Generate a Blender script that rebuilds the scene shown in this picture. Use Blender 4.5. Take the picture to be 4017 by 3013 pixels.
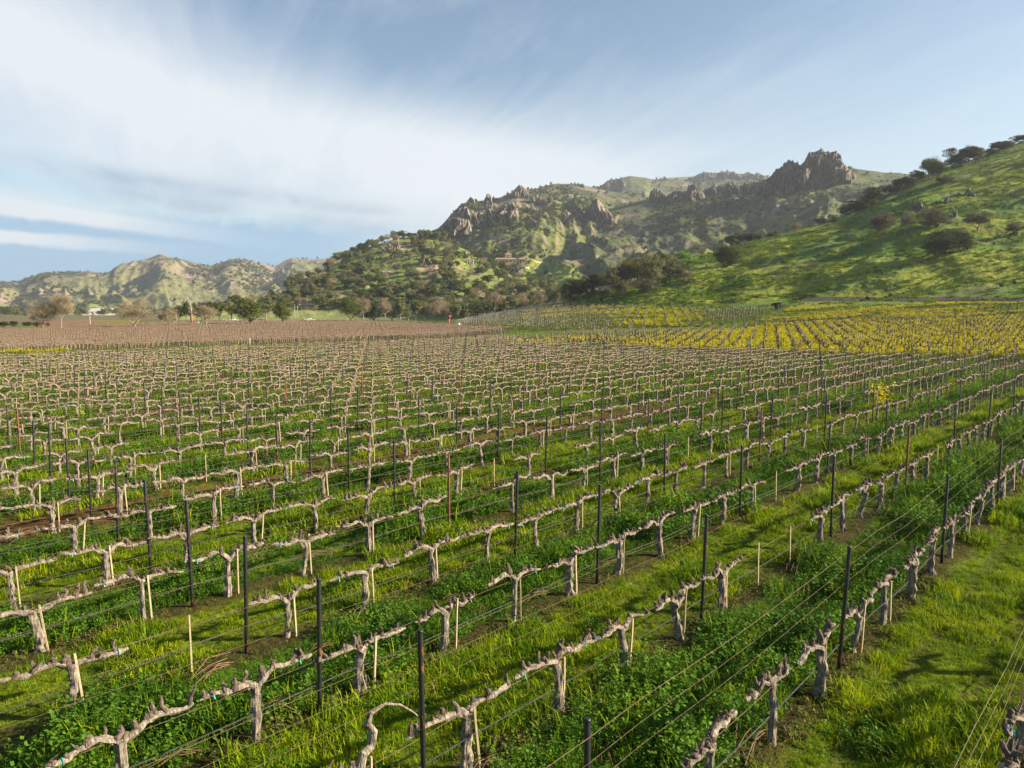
import bpy, math, random
import numpy as np
from mathutils import Vector
random.seed(7); RNG = np.random.default_rng(7)
for o in list(bpy.data.objects): bpy.data.objects.remove(o)
SC = bpy.context.scene
R_ = math.radians
# ------------------------------------------------------------------ camera, sky, sun, exposure
CAMH = 5.21; PITCH = R_(5.63)
cd = bpy.data.cameras.new('camera'); cam = bpy.data.objects.new('camera', cd); SC.collection.objects.link(cam)
cam.location = (0, 0, CAMH); cam.rotation_euler = (R_(90) - PITCH, 0, 0)
cd.sensor_width = 36; cd.lens = 36 * 2883 / 4017; cd.clip_end = 12000; cd.clip_start = .1
SC.camera = cam
SUN_AZ = R_(95); SUN_EL = R_(24)          # azimuth measured from +Y towards +X
sd = bpy.data.lights.new('sun', 'SUN'); sun = bpy.data.objects.new('sun', sd); SC.collection.objects.link(sun)
sd.energy = 5.0; sd.angle = R_(0.9); sd.color = (1.0, .87, .66)
sv = Vector((math.sin(SUN_AZ) * math.cos(SUN_EL), math.cos(SUN_AZ) * math.cos(SUN_EL), math.sin(SUN_EL)))
sun.rotation_euler = sv.to_track_quat('Z', 'Y').to_euler(); sun.location = (0, 0, 60)
SC.view_settings.view_transform = 'Standard'; SC.view_settings.look = 'None'
SC.view_settings.gamma = 1; SC.view_settings.exposure = 1.58
SC.view_settings.use_curve_mapping = False
SKY_STRENGTH = .050

class NT:
    """tiny helper for writing node trees as expressions"""
    def __init__(s, nt): s.nt = nt; s.n = nt.nodes; s.l = nt.links
    def inp(s, sock, v):
        if hasattr(v, 'is_linked') or isinstance(v, bpy.types.NodeSocket): s.l.new(v, sock)
        else: sock.default_value = v
    def node(s, t, **kw):
        n = s.n.new(t)
        for k, v in kw.items(): setattr(n, k, v)
        return n
    def m(s, op, a, b=0.0, c=None, clamp=False):
        n = s.node('ShaderNodeMath', operation=op, use_clamp=clamp)
        s.inp(n.inputs[0], a); s.inp(n.inputs[1], b)
        if c is not None: s.inp(n.inputs[2], c)
        return n.outputs[0]
    def add(s, a, b): return s.m('ADD', a, b)
    def sub(s, a, b): return s.m('SUBTRACT', a, b)
    def mul(s, a, b): return s.m('MULTIPLY', a, b)
    def mad(s, a, b, c): return s.m('MULTIPLY_ADD', a, b, c)
    def gauss(s, x, c, w):
        d = s.m('DIVIDE', s.sub(x, c), w); return s.m('EXPONENT', s.mul(s.mul(d, d), -1.0))
    def ss(s, x, a, b):
        n = s.node('ShaderNodeMapRange', interpolation_type='SMOOTHSTEP')
        s.inp(n.inputs[0], x); n.inputs[1].default_value = a; n.inputs[2].default_value = b
        return n.outputs[0]
    def mix(s, f, a, b, mode='MIX'):
        n = s.node('ShaderNodeMix', data_type='RGBA', blend_type=mode, clamp_factor=True)
        s.inp(n.inputs[0], f); s.inp(n.inputs[6], a); s.inp(n.inputs[7], b); return n.outputs[2]
    def noise(s, vec, scale, detail=4, rough=.55, dist=0.0):
        n = s.node('ShaderNodeTexNoise'); n.inputs['Scale'].default_value = scale
        n.inputs['Detail'].default_value = detail; n.inputs['Roughness'].default_value = rough
        n.inputs['Distortion'].default_value = dist
        if vec is not None: s.l.new(vec, n.inputs['Vector'])
        return n.outputs[0]
    def comb(s, x, y, z):
        n = s.node('ShaderNodeCombineXYZ')
        for i, v in enumerate((x, y, z)): s.inp(n.inputs[i], v)
        return n.outputs[0]
    def sep(s, v):
        n = s.node('ShaderNodeSeparateXYZ'); s.l.new(v, n.inputs[0]); return n.outputs
    def rgb(s, c): return (c[0], c[1], c[2], 1.0)

world = bpy.data.worlds.new('World'); SC.world = world; world.use_nodes = True
T = NT(world.node_tree); T.n.clear()
wo = T.node('ShaderNodeOutputWorld'); bg = T.node('ShaderNodeBackground'); bg.inputs[1].default_value = SKY_STRENGTH
T.l.new(bg.outputs[0], wo.inputs[0])
sky = T.node('ShaderNodeTexSky', sky_type='NISHITA', sun_disc=False)
sky.sun_elevation = SUN_EL; sky.sun_rotation = SUN_AZ; sky.air_density = 1.0; sky.dust_density = .7; sky.ozone_density = 2.2
tc = T.node('ShaderNodeTexCoord'); nv = T.node('ShaderNodeVectorMath', operation='NORMALIZE'); T.l.new(tc.outputs['Generated'], nv.inputs[0])
dx, dy, dz = T.sep(nv.outputs[0])
az = T.m('ARCTAN2', dx, dy); el = T.m('ARCSINE', dz)
# cirrus streaks: noise on a plane high above, drawn out along the wind
pz = T.add(T.m('MAXIMUM', dz, 0.0), .10)
cu = T.m('DIVIDE', dx, pz); cv = T.m('DIVIDE', dy, pz)
ca, sa = math.cos(R_(-24)), math.sin(R_(-24))
wu = T.add(T.mul(cu, ca), T.mul(cv, -sa)); wv = T.add(T.mul(cu, sa), T.mul(cv, ca))
st1 = T.noise(T.comb(T.mul(wu, 1.0), T.mul(wv, .36), 0.3), 1.3, 8, .62, 1.0)
st2 = T.noise(T.comb(T.mul(wu, 3.2), T.mul(wv, .60), 3.3), 1.7, 9, .66, .7)
aw = T.add(T.mul(az, 1.0), 0.0)
line = T.add(T.add(el, T.mul(az, .17)), -.185)          # 0 along the main band
lw = T.add(line, T.mul(T.sub(st1, .5), .09))
band = T.mul(T.gauss(lw, 0.0, .062), T.ss(az, .40, -.12))
low = T.mul(T.gauss(el, .165, .07), T.ss(az, .7, -.1))
hor = T.mul(T.ss(el, .25, .04), T.ss(az, -.40, .05))
corner = T.mul(T.gauss(az, -.62, .22), T.gauss(el, .36, .13))
rightveil = T.mul(T.gauss(az, .40, .30), T.gauss(el, .22, .10))
blue1 = T.mul(T.gauss(T.add(az, T.mul(T.sub(el, .36), .9)), -.20, .17), T.gauss(el, .345, .085))
blue2 = T.mul(T.gauss(az, .22, .24), T.gauss(el, .41, .10))
tot = T.add(.22, T.mul(band, .62)); tot = T.add(tot, T.mul(low, .34)); tot = T.add(tot, T.mul(hor, .42)); tot = T.add(tot, T.mul(corner, .30)); tot = T.add(tot, T.mul(rightveil, .22))
tot = T.sub(tot, T.mul(blue1, .30)); tot = T.sub(tot, T.mul(blue2, .42))
tot = T.add(tot, T.mul(T.sub(st2, .5), .72)); tot = T.add(tot, T.mul(T.sub(st1, .5), .80))
tot = T.mul(tot, T.mul(T.ss(T.m('ABSOLUTE', az), 1.5, .85), T.ss(el, .95, .55)))
# clear strip above the left hills with lens clouds in it
edge = T.add(el, T.mul(T.sub(st2, .5), .035))
clear = T.mul(T.ss(edge, .128, .098), T.ss(az, -.02, -.28))
tot = T.mul(tot, T.sub(1.0, T.mul(clear, .90)))
gap = T.mul(T.gauss(T.add(el, T.mul(az, .16)), .055, .011), T.ss(az, -.40, -.60))
tot = T.mul(tot, T.sub(1.0, T.mul(gap, .70)))
def lens(a0, e0, wa, we, tilt, amp):
    e = T.add(T.add(el, T.mul(T.add(az, -a0), tilt)), T.mul(T.sub(st2, .5), .012))
    return T.mul(T.mul(T.gauss(az, a0, wa), T.ss(T.m('ABSOLUTE', T.sub(e, e0)), we, we * .35)), amp)
tot = T.add(tot, lens(-.56, .112, .15, .013, .10, 1.0)); tot = T.add(tot, lens(-.60, .083, .12, .011, .05, .95))
tot = T.m('MINIMUM', T.m('MAXIMUM', tot, 0.0), .97)
grey = T.mul(T.add(T.gauss(T.add(el, T.mul(az, .10)), .088, .012), T.mul(T.gauss(T.add(el, T.mul(az, .08)), .118, .010), .9)), T.ss(az, -.08, -.25))
grey = T.mul(grey, T.ss(st1, .35, .62))
ccol = T.mix(T.mul(grey, .95), (5.6, 5.95, 6.3, 1), (2.5, 3.05, 4.1, 1))
ccol = T.mix(T.ss(az, -.1, .5), ccol, (3.7, 4.65, 5.4, 1))
skyc = T.mix(1.0, sky.outputs[0], (1.12, 1.12, 1.06, 1), 'MULTIPLY')
skyc = T.mix(T.mul(clear, .80), skyc, (1.25, 2.9, 4.9, 1))
final = T.mix(tot, skyc, ccol)
T.l.new(final, bg.inputs[0])

# ------------------------------------------------------------------ view maths: pixels of a 2212 wide print
F, CX, CY = 2883 * 2212 / 4017, 1106.0, 829.6
cp, sp = math.cos(PITCH), math.sin(PITCH)
def ray(px, py):
    """azimuth and slope (rise per metre of ground distance) of the sight line through a pixel"""
    px = np.asarray(px, float); py = np.asarray(py, float)
    x = (px - CX) / F; y = -(py - CY) / F
    dY = cp + y * sp; dZ = y * cp - sp
    h = np.hypot(x, dY); return np.arctan2(x, dY), dZ / h
def project(P):
    P = np.asarray(P, float); x, y, z = P[..., 0], P[..., 1], P[..., 2] - CAMH
    yy = y * cp - z * sp; zz = y * sp + z * cp
    yy = np.where(yy < .1, np.nan, yy)
    return CX + F * x / yy, CY - F * zz / yy
def flat(px, py, z=0.0):
    a, s = ray(px, py); r = (z - CAMH) / s; return r * np.sin(a), r * np.cos(a)
def pip(x, y, poly):
    x = np.asarray(x); y = np.asarray(y); inside = np.zeros(x.shape, bool); n = len(poly)
    for i in range(n):
        x1, y1 = poly[i]; x2, y2 = poly[(i + 1) % n]
        c = ((y1 > y) != (y2 > y)) & (x < (x2 - x1) * (y - y1) / ((y2 - y1) + 1e-12) + x1)
        inside ^= c
    return inside
# ------------------------------------------------------------------ noise
def _h(i, j, k, s):
    n = (i * 374761393 + j * 668265263 + k * 2147483647 + s * 1274126177) & 0xffffffff
    n = ((n ^ (n >> 13)) * 1274126177) & 0xffffffff
    return ((n ^ (n >> 16)) & 0xffffff) / float(0xffffff)
def vnoise(x, y, z=0.0, seed=0):
    x, y, z = np.broadcast_arrays(np.asarray(x, float), np.asarray(y, float), np.asarray(z, float))
    i = np.floor(x).astype(np.int64); j = np.floor(y).astype(np.int64); k = np.floor(z).astype(np.int64)
    u = x - i; v = y - j; w = z - k
    u = u * u * (3 - 2 * u); v = v * v * (3 - 2 * v); w = w * w * (3 - 2 * w); r = 0
    for a in (0, 1):
        for b in (0, 1):
            for c in (0, 1):
                r = r + _h(i + a, j + b, k + c, seed) * (u if a else 1 - u) * (v if b else 1 - v) * (w if c else 1 - w)
    return r
def fbm(x, y, z=0.0, o=5, seed=0, g=.5):
    r = 0; a = 1; t = 0
    for q in range(o): r = r + a * vnoise(x * 2 ** q, y * 2 ** q, np.asarray(z) * 2 ** q, seed + q * 17); t += a; a *= g
    return r / t
def ridged(x, y, z=0.0, o=4, seed=0, g=.5):
    r = 0; a = 1; t = 0
    for q in range(o):
        r = r + a * (1 - np.abs(2 * vnoise(x * 2 ** q, y * 2 ** q, np.asarray(z) * 2 ** q, seed + q * 13) - 1)); t += a; a *= g
    return r / t
def sstep(x, a, b): t = np.clip((x - a) / (b - a), 0, 1); return t * t * (3 - 2 * t)
# ------------------------------------------------------------------ object helpers
def mesh_np(name, V, Fc, mats=(), smooth=False, col=None, fmat=None):
    V = np.asarray(V, np.float32); me = bpy.data.meshes.new(name)
    if isinstance(Fc, np.ndarray) and Fc.ndim == 2:
        n, k = Fc.shape; me.vertices.add(len(V)); me.vertices.foreach_set('co', V.ravel())
        me.loops.add(n * k); me.loops.foreach_set('vertex_index', Fc.astype(np.int32).ravel())
        me.polygons.add(n); me.polygons.foreach_set('loop_start', np.arange(0, n * k, k, dtype=np.int32))
        if smooth: me.polygons.foreach_set('use_smooth', np.ones(n, bool))
        me.update(calc_edges=True)
    else:
        me.from_pydata([tuple(map(float, v)) for v in V], [], [tuple(map(int, f)) for f in Fc])
        if smooth: me.polygons.foreach_set('use_smooth', np.ones(len(me.polygons), bool))
    for m in mats: me.materials.append(m)
    if fmat is not None: me.polygons.foreach_set('material_index', np.asarray(fmat, np.int32))
    if col is not None:
        c = np.ones((len(V), 4), np.float32); c[:, :col.shape[1]] = col
        at = me.color_attributes.new('Col', 'FLOAT_COLOR', 'POINT'); at.data.foreach_set('color', c.ravel())
    return me
def link(name, me, parent=None, loc=None, rz=None):
    o = bpy.data.objects.new(name, me); SC.collection.objects.link(o)
    if parent is not None: o.parent = parent
    if loc is not None: o.location = loc
    if rz is not None: o.rotation_euler = (0, 0, rz)
    return o
def empty(name, loc, rz=0, sc=1):
    o = bpy.data.objects.new(name, None); SC.collection.objects.link(o); o.empty_display_size = .3
    o.location = loc; o.rotation_euler = (0, 0, rz); o.scale = (sc,) * 3 if np.isscalar(sc) else sc; return o
def tag(o, label=None, cat=None, group=None, kind=None):
    if label: o['label'] = label
    if cat: o['category'] = cat
    if group: o['group'] = group
    if kind: o['kind'] = kind
    return o
class MB:
    """collects pieces of one mesh"""
    def __init__(s): s.v = []; s.f = []; s.m = []; s.n = 0
    def add(s, V, Fc, mi=0):
        V = np.asarray(V, float); s.v.append(V)
        for f in Fc: s.f.append(tuple(int(i) + s.n for i in f)); s.m.append(mi)
        s.n += len(V)
    def box(s, c, d, mi=0, rz=0.0, taper=1.0, rx=0.0):
        x, y, z = np.array(d) / 2.0
        V = np.array([(-x, -y, -z), (x, -y, -z), (x, y, -z), (-x, y, -z), (-x * taper, -y * taper, z), (x * taper, -y * taper, z), (x * taper, y * taper, z), (-x * taper, y * taper, z)])
        if rx: c_, s_ = math.cos(rx), math.sin(rx); V = V @ np.array([(1, 0, 0), (0, c_, s_), (0, -s_, c_)])
        c_, s_ = math.cos(rz), math.sin(rz); V = V @ np.array([(c_, s_, 0), (-s_, c_, 0), (0, 0, 1)])
        s.add(V + np.array(c), [(0, 3, 2, 1), (4, 5, 6, 7), (0, 1, 5, 4), (1, 2, 6, 5), (2, 3, 7, 6), (3, 0, 4, 7)], mi)
    def tube(s, pts, rad, n=8, mi=0, cap=True, rough=0.0, seed=0, groove=0.0):
        pts = np.asarray(pts, float); m = len(pts); rad = np.broadcast_to(np.asarray(rad, float), (m,)).copy()
        tg = np.gradient(pts, axis=0); tg /= np.linalg.norm(tg, axis=1)[:, None] + 1e-9
        ref = np.array([0, 1.0, 0]) if abs(tg[0][1]) < .9 else np.array([1.0, 0, 0])
        V = []
        u = np.cross(ref, tg[0]); u /= np.linalg.norm(u)
        for i in range(m):
            u = u - tg[i] * (u @ tg[i]); u /= np.linalg.norm(u) + 1e-9; w = np.cross(tg[i], u)
            a = np.arange(n) * 2 * math.pi / n
            r = np.full(n, rad[i])
            if rough: r = r * (1 + rough * (2 * vnoise(np.cos(a) * 1.3 + 5, np.sin(a) * 1.3 + 5, i * .45 + seed * 7.3, seed) - 1) * 1.6)
            if groove: r = r * (1 + groove * np.sign(np.sin(a * (n / 2.0) + seed)) * vnoise(a * 2, i * .25, seed))
            V.append(pts[i] + np.outer(np.cos(a) * r, u) + np.outer(np.sin(a) * r, w))
        V = np.concatenate(V); Fc = []
        for i in range(m - 1):
            for j in range(n):
                k = (j + 1) % n; Fc.append((i * n + j, i * n + k, (i + 1) * n + k, (i + 1) * n + j))
        if cap: Fc.append(tuple(range(n - 1, -1, -1))); Fc.append(tuple((m - 1) * n + j for j in range(n)))
        s.add(V, Fc, mi)
    def mesh(s, name, mats, smooth=False):
        me = mesh_np(name, np.concatenate(s.v), s.f, mats, smooth); me.polygons.foreach_set('material_index', np.array(s.m, np.int32)); return me
    def build(s, name, mats, parent=None, smooth=False): return link(name, s.mesh(name, mats, smooth), parent)
def scatter(name, P, rot, scl, idx, sources, label, cat, group=None):
    """one object that instances its sources on points (for what nobody could count)"""
    me = bpy.data.meshes.new(name); P = np.asarray(P, np.float32); n = len(P)
    me.vertices.add(n); me.vertices.foreach_set('co', P.ravel())
    a = me.attributes.new('rot', 'FLOAT_VECTOR', 'POINT'); a.data.foreach_set('vector', np.asarray(rot, np.float32).ravel())
    a = me.attributes.new('scl', 'FLOAT', 'POINT'); a.data.foreach_set('value', np.asarray(scl, np.float32).ravel())
    a = me.attributes.new('idx', 'INT', 'POINT'); a.data.foreach_set('value', np.asarray(idx, np.int32).ravel())
    c = bpy.data.collections.new(name + ' sources')
    for i, m in enumerate(sources): o = bpy.data.objects.new('%s source %02d' % (name, i), m); c.objects.link(o)

    ng = bpy.data.node_groups.new(name, 'GeometryNodeTree')
    ng.interface.new_socket('Geometry', in_out='INPUT', socket_type='NodeSocketGeometry')
    ng.interface.new_socket('Geometry', in_out='OUTPUT', socket_type='NodeSocketGeometry')
    gi = ng.nodes.new('NodeGroupInput'); go = ng.nodes.new('NodeGroupOutput')
    ci = ng.nodes.new('GeometryNodeCollectionInfo'); ci.inputs[0].default_value = c
    ci.inputs[1].default_value = True; ci.inputs[2].default_value = True
    ip = ng.nodes.new('GeometryNodeInstanceOnPoints'); ip.inputs['Pick Instance'].default_value = True
    def na(nm, t): q = ng.nodes.new('GeometryNodeInputNamedAttribute'); q.data_type = t; q.inputs[0].default_value = nm; return q.outputs[0]
    er = ng.nodes.new('FunctionNodeEulerToRotation'); L = ng.links
    L.new(na('rot', 'FLOAT_VECTOR'), er.inputs[0]); L.new(er.outputs[0], ip.inputs['Rotation'])
    L.new(na('scl', 'FLOAT'), ip.inputs['Scale']); L.new(na('idx', 'INT'), ip.inputs['Instance Index'])
    L.new(gi.outputs[0], ip.inputs['Points']); L.new(ci.outputs[0], ip.inputs['Instance']); L.new(ip.outputs[0], go.inputs[0])
    o = link(name, me); md = o.modifiers.new('scatter', 'NODES'); md.node_group = ng
    tag(o, label, cat, group, 'stuff'); return o
# ------------------------------------------------------------------ materials
def newmat(name):
    m = bpy.data.materials.new(name); m.use_nodes = True; t = NT(m.node_tree); t.n.clear()
    out = t.node('ShaderNodeOutputMaterial'); b = t.node('ShaderNodeBsdfPrincipled'); t.l.new(b.outputs[0], out.inputs[0])
    b.inputs['Roughness'].default_value = .85; b.inputs['Specular IOR Level'].default_value = .25
    t.b = b; t.out = out; t.geo = t.node('ShaderNodeNewGeometry'); t.pos = t.geo.outputs['Position']; t.mat = m
    return t
def bump(t, h, strength, dist): 
    n = t.node('ShaderNodeBump'); n.inputs['Strength'].default_value = strength; n.inputs['Distance'].default_value = dist
    t.l.new(h, n.inputs['Height']); t.l.new(n.outputs[0], t.b.inputs['Normal'])
def attr(t, nm='Col'):
    a = t.node('ShaderNodeAttribute'); a.attribute_name = nm; return a.outputs[0]
def simple(name, c, rough=.7, metal=0.0, c2=None, scale=8.0, bumpd=0.0):
    t = newmat(name); t.b.inputs['Roughness'].default_value = rough; t.b.inputs['Metallic'].default_value = metal
    o = t.node('ShaderNodeTexCoord').outputs['Object']; nz = t.noise(o, scale, 5)
    c2 = c2 or tuple(x * .7 for x in c)
    t.l.new(t.mix(t.ss(nz, .35, .65), t.rgb(c), t.rgb(c2)), t.b.inputs['Base Color'])
    if bumpd: bump(t, nz, .6, bumpd)
    return t.mat
def leafmat(name, ca, cb, trans=.3, scale=.35, rnd=.5, rough=.6):
    t = newmat(name); oi = t.node('ShaderNodeObjectInfo').outputs['Random']
    nz = t.noise(t.pos, scale, 3); f = t.m('ADD', t.mul(t.ss(nz, .3, .7), 1 - rnd), t.mul(oi, rnd), clamp=True)
    c = t.mix(f, t.rgb(ca), t.rgb(cb))
    v = t.noise(t.pos, scale * 14, 2); c = t.mix(t.mul(t.ss(v, .3, .75), .5), c, t.rgb([x * .5 for x in ca])); t.b.inputs['Specular IOR Level'].default_value = .08
    t.l.new(c, t.b.inputs['Base Color']); t.b.inputs['Roughness'].default_value = rough
    tr = t.node('ShaderNodeBsdfTranslucent'); t.l.new(c, tr.inputs[0]); mx = t.node('ShaderNodeMixShader'); mx.inputs[0].default_value = trans
    t.l.new(t.b.outputs[0], mx.inputs[1]); t.l.new(tr.outputs[0], mx.inputs[2]); t.l.new(mx.outputs[0], t.out.inputs[0])
    return t.mat
def barkmat(name, pale, dark, scale=1.0):
    t = newmat(name); o = t.node('ShaderNodeTexCoord').outputs['Object']; x, y, z = t.sep(o)
    oi = t.node('ShaderNodeObjectInfo').outputs['Random']
    st = t.noise(t.comb(t.mul(x, 38 * scale), t.mul(y, 38 * scale), t.mul(z, 7 * scale)), 1.0, 5, .65, .6)
    bl = t.noise(o, 14 * scale, 4, .6)
    c = t.mix(t.ss(st, .36, .60), t.rgb(dark), t.rgb(pale))
    c = t.mix(t.mul(t.ss(bl, .42, .66), .75), c, t.rgb([(a + b) * .42 for a, b in zip(pale, dark)]))
    c = t.mix(t.mul(oi, .22), c, t.rgb([a * .62 for a in pale]))
    t.l.new(c, t.b.inputs['Base Color']); t.b.inputs['Roughness'].default_value = .95
    bump(t, st, .9, .012 / scale); return t.mat
M = {}
M['bark'] = barkmat('vine bark', (.30, .25, .195), (.034, .027, .021))
M['spurbark'] = barkmat('spur bark', (.16, .12, .09), (.032, .024, .019))
M['farbark'] = simple('weathered vine wood', (.30, .235, .175), .95, 0, (.10, .077, .056), 9)
M['farbark2'] = simple('dark vine wood', (.10, .075, .06), .95, 0, (.05, .04, .035), 6)
M['brownbark'] = simple('brown vine wood', (.20, .150, .105), .95, 0, (.11, .08, .058), 6)
M['treebark'] = simple('oak bark', (.13, .10, .075), .95, 0, (.05, .04, .03), 3, .05)
M['paletrunk'] = simple('pale oak bark', (.30, .24, .17), .95, 0, (.13, .10, .07), 3, .05)
M['stake'] = simple('weathered wood stake', (.40, .33, .21), .85, 0, (.33, .25, .15), 20)
M['tie'] = simple('teal tie tape', (.02, .42, .36), .5)
M['hose'] = simple('black irrigation hose', (.035, .035, .037), .35, 0, (.07, .065, .06), 12)
M['wire'] = simple('weathered wire', (.20, .14, .08), .6, .3, (.12, .08, .05), 9)
def postmat():
    t = newmat('black steel with rust'); o = t.node('ShaderNodeTexCoord').outputs['Object']; oi = t.node('ShaderNodeObjectInfo').outputs['Random']
    x, y, z = t.sep(o); nz = t.noise(t.comb(t.mul(x, 14), t.mul(y, 14), t.add(t.mul(z, 5), t.mul(oi, 40))), 1, 4, .6)
    f = t.ss(t.add(nz, t.mul(t.ss(oi, .78, .98), .20)), .60, .66)
    c = t.mix(f, (.011, .012, .014, 1), (.16, .045, .02, 1)); t.l.new(c, t.b.inputs['Base Color'])
    t.b.inputs['Roughness'].default_value = .42; t.b.inputs['Specular IOR Level'].default_value = .6; return t.mat
M['post'] = postmat()
M['greypost'] = simple('grey wooden post', (.38, .32, .22), .9, 0, (.20, .16, .10), 7)
M['blade'] = leafmat('grass blades', (.36, .42, .005), (.075, .18, .004), .35, .9, .2)
M['bladedark'] = leafmat('dark grass blades', (.12, .21, .010), (.045, .12, .007), .3, .8, .4)
M['broad'] = leafmat('broad leaves', (.12, .235, .018), (.024, .080, .007), .25, .9, .35, .6)
M['weed'] = leafmat('low weeds', (.11, .15, .03), (.15, .11, .035), .2, 1.2, .5)
M['dry'] = leafmat('dry prunings', (.25, .15, .09), (.12, .07, .045), .05, 2, .5)
M['yellow'] = leafmat('mustard flowers', (.74, .60, .006), (.48, .47, .012), .25, 1.0, .5)
M['mstem'] = leafmat('mustard stems', (.20, .25, .03), (.10, .17, .02), .3, 1.0, .5)
# ------------------------------------------------------------------ vineyard lattice (measured on the photograph)
PHI = R_(42.31); DV = np.array([math.sin(PHI), math.cos(PHI)]); NV = np.array([-math.cos(PHI), math.sin(PHI)])
def off(k): return 3.34 + 2.28 * (k - 1)
def along(k, j): return 1.52 * (j + .332 + .135 * k)
def lattice(k, j): p = off(k) * NV + along(k, j) * DV; return float(p[0]), float(p[1])
# ------------------------------------------------------------------ ground
BPX = np.array([-300, 930, 985, 1050, 1100, 1170, 1235, 1262, 1300, 1500, 1700, 1900, 2212, 2600])
BPY = np.array([700, 700, 703.5, 689, 677, 663, 651, 657, 661, 666.5, 668, 658, 655, 652])
BR = np.array([290, 290, 268, 285, 300, 318, 330, 300, 268, 235, 226, 218, 212, 205.])
_a, _s = ray(BPX, BPY); BZ = np.maximum(CAMH + BR * _s, 0) ; BZ[:2] = 0; BAZ = _a
def node_b(a):
    w = np.linspace(-.02, .02, 5)
    return sum(np.interp(a + q, BAZ, BR) for q in w) / 5, sum(np.interp(a + q, BAZ, BZ) for q in w) / 5
def ground_z(X, Y):
    X = np.asarray(X, float); Y = np.asarray(Y, float); R = np.hypot(X, Y); a = np.arctan2(X, Y); rb, zb = node_b(a)
    t = np.clip((R - 80) / (rb - 80), 0, 1); z = zb * (t ** 1.5)
    back = 1 - sstep(R, rb + 60, rb + 420); z = np.where(R > rb, zb * (back * .9 + .1 * (1 - sstep(R, rb, rb + 60)) * back), z)
    near = .16 * (fbm(X * .8, Y * .8, o=3, seed=4) - .5) * (1 - sstep(R, 60, 90))
    o = X * NV[0] + Y * NV[1]; k = (o - 3.34) / 2.28 + 1; fr = np.abs(k - np.round(k))
    mound = .06 * (1 - sstep(fr, .08, .28)) * (1 - sstep(R, 60, 100))
    return z + near + mound
def kfrac(X, Y): o = X * NV[0] + Y * NV[1]; return (o - 3.34) / 2.28 + 1, X * DV[0] + Y * DV[1]
P_MUST = [(1075, 748), (1190, 741), (1300, 733), (1500, 722), (1700, 710), (1950, 699), (2250, 686), (2600, 680), (2600, 790), (1900, 776), (1500, 763), (1200, 752)]
P_SLOPE = [(975, 704), (1010, 691), (1060, 681), (1100, 675), (1170, 661), (1235, 650.5), (1300, 662), (1420, 667), (1560, 668.5), (1700, 669), (1640, 688), (1590, 700), (1450, 713), (1330, 720), (1228, 720), (1100, 710)]
P_TERR = [(1640, 690), (1700, 672), (1725, 660), (2212, 656), (2600, 655), (2600, 676), (2212, 684), (1950, 696), (1700, 706), (1600, 704)]
P_BROWN = [(-400, 764), (-400, 718), (28, 716.5), (93, 716.5), (180, 706), (300, 703), (380, 696.5), (560, 695.5), (760, 696), (960, 703.5), (1003, 709), (1151, 717), (1232, 726), (1250, 733), (1140, 737.5), (1050, 738), (880, 741), (600, 747), (300, 754), (0, 765)]
P_ORANGE = [(60, 704), (95, 692.5), (300, 691), (300, 703.5), (200, 706), (110, 710)]
na_, rows_ = 1150, []
rr = [1.5, 3.5, 5]
r = 6.0
while r < 90: rr.append(r); r *= 1.0085
pyv = np.arange(0, 1, 1)
while r < 420: rr.append(r); r *= 1.010
while r < 9000: rr.append(r); r *= 1.045
rr = np.array(rr); aa = np.linspace(-.76, .76, na_)
A, RR = np.meshgrid(aa, rr); X = RR * np.sin(A); Y = RR * np.cos(A); Z = ground_z(X, Y)
PX, PY = project(np.stack([X, Y, Z], -1)); kk, ss_ = kfrac(X, Y)
def colmix(a, b, t): return a * (1 - t[..., None]) + np.asarray(b, float) * t[..., None]
n1 = fbm(X * .35, Y * .35, o=5, seed=1); n2 = fbm(X * 1.7, Y * 1.7, o=4, seed=2); n3 = fbm(X * .04, Y * .04, o=4, seed=3)
C = np.zeros(X.shape + (3,)) + np.array([.085, .115, .022])
GR = np.array([.115, .165, .022]); SOIL = np.array([.060, .036, .018]); OLIVE = np.array([.14, .17, .03])
C = colmix(C, OLIVE, sstep(n3, .4, .6))
nearblk = ((kk > -6) & (kk < 39.6) & (ss_ < np.where(kk > 8, 86, 96)))
fk = np.abs(kk - np.round(kk)); gap = np.floor(kk).astype(int)
odd = (gap % 2 != 0)
C = np.where(nearblk[..., None], np.where(odd[..., None], np.array([.050, .10, .008]), np.array([.115, .175, .005])), C)
C = np.where(nearblk[..., None], colmix(C, SOIL, (1 - sstep(fk + (n2 - .5) * .25, .07, .19)) * .75), C)
C = np.where(nearblk[..., None], colmix(C, SOIL, sstep(n2, .62, .75) * .6), C)
trk = nearblk & ~odd & (np.abs(fk - .31) < .06); C = np.where(trk[..., None], C * .55 + np.array([.03, .025, .008]), C)
till = nearblk & ((np.abs(kk - 8.42) < .42) | (np.abs(kk - 16.42) < .42) | (np.abs(kk - 24.42) < .42))
C = np.where(till[..., None], np.array([.115, .060, .020]) * (.6 + .8 * n2[..., None]), C)
far_warm = sstep(RR, 55, 95)
C = np.where(nearblk[..., None], colmix(C, [.16, .13, .06], far_warm * .45), C)
brown = pip(PX, PY, P_BROWN) & (kk > 46)
C = np.where(brown[..., None], colmix(np.zeros(C.shape) + [.13, .098, .062], [.11, .14, .03], sstep(n1 + .25 * (1 - sstep(RR, 100, 170)), .50, .70) * .8), C)
C = np.where((brown & (RR > 210))[..., None], np.array([.14, .10, .070]) * (.85 + .3 * n1[..., None]), C)
strip = (kk > 39.6) & (kk <= 46) & (RR < 150)
C = np.where(strip[..., None], colmix(np.zeros(C.shape) + [.13, .19, .02], [.20, .21, .02], sstep(n1, .45, .6)), C)
must = pip(PX, PY, P_MUST); C = np.where(must[..., None], colmix(np.zeros(C.shape) + [.19, .23, .02], [.27, .25, .02], sstep(n1, .45, .6)), C)
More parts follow.
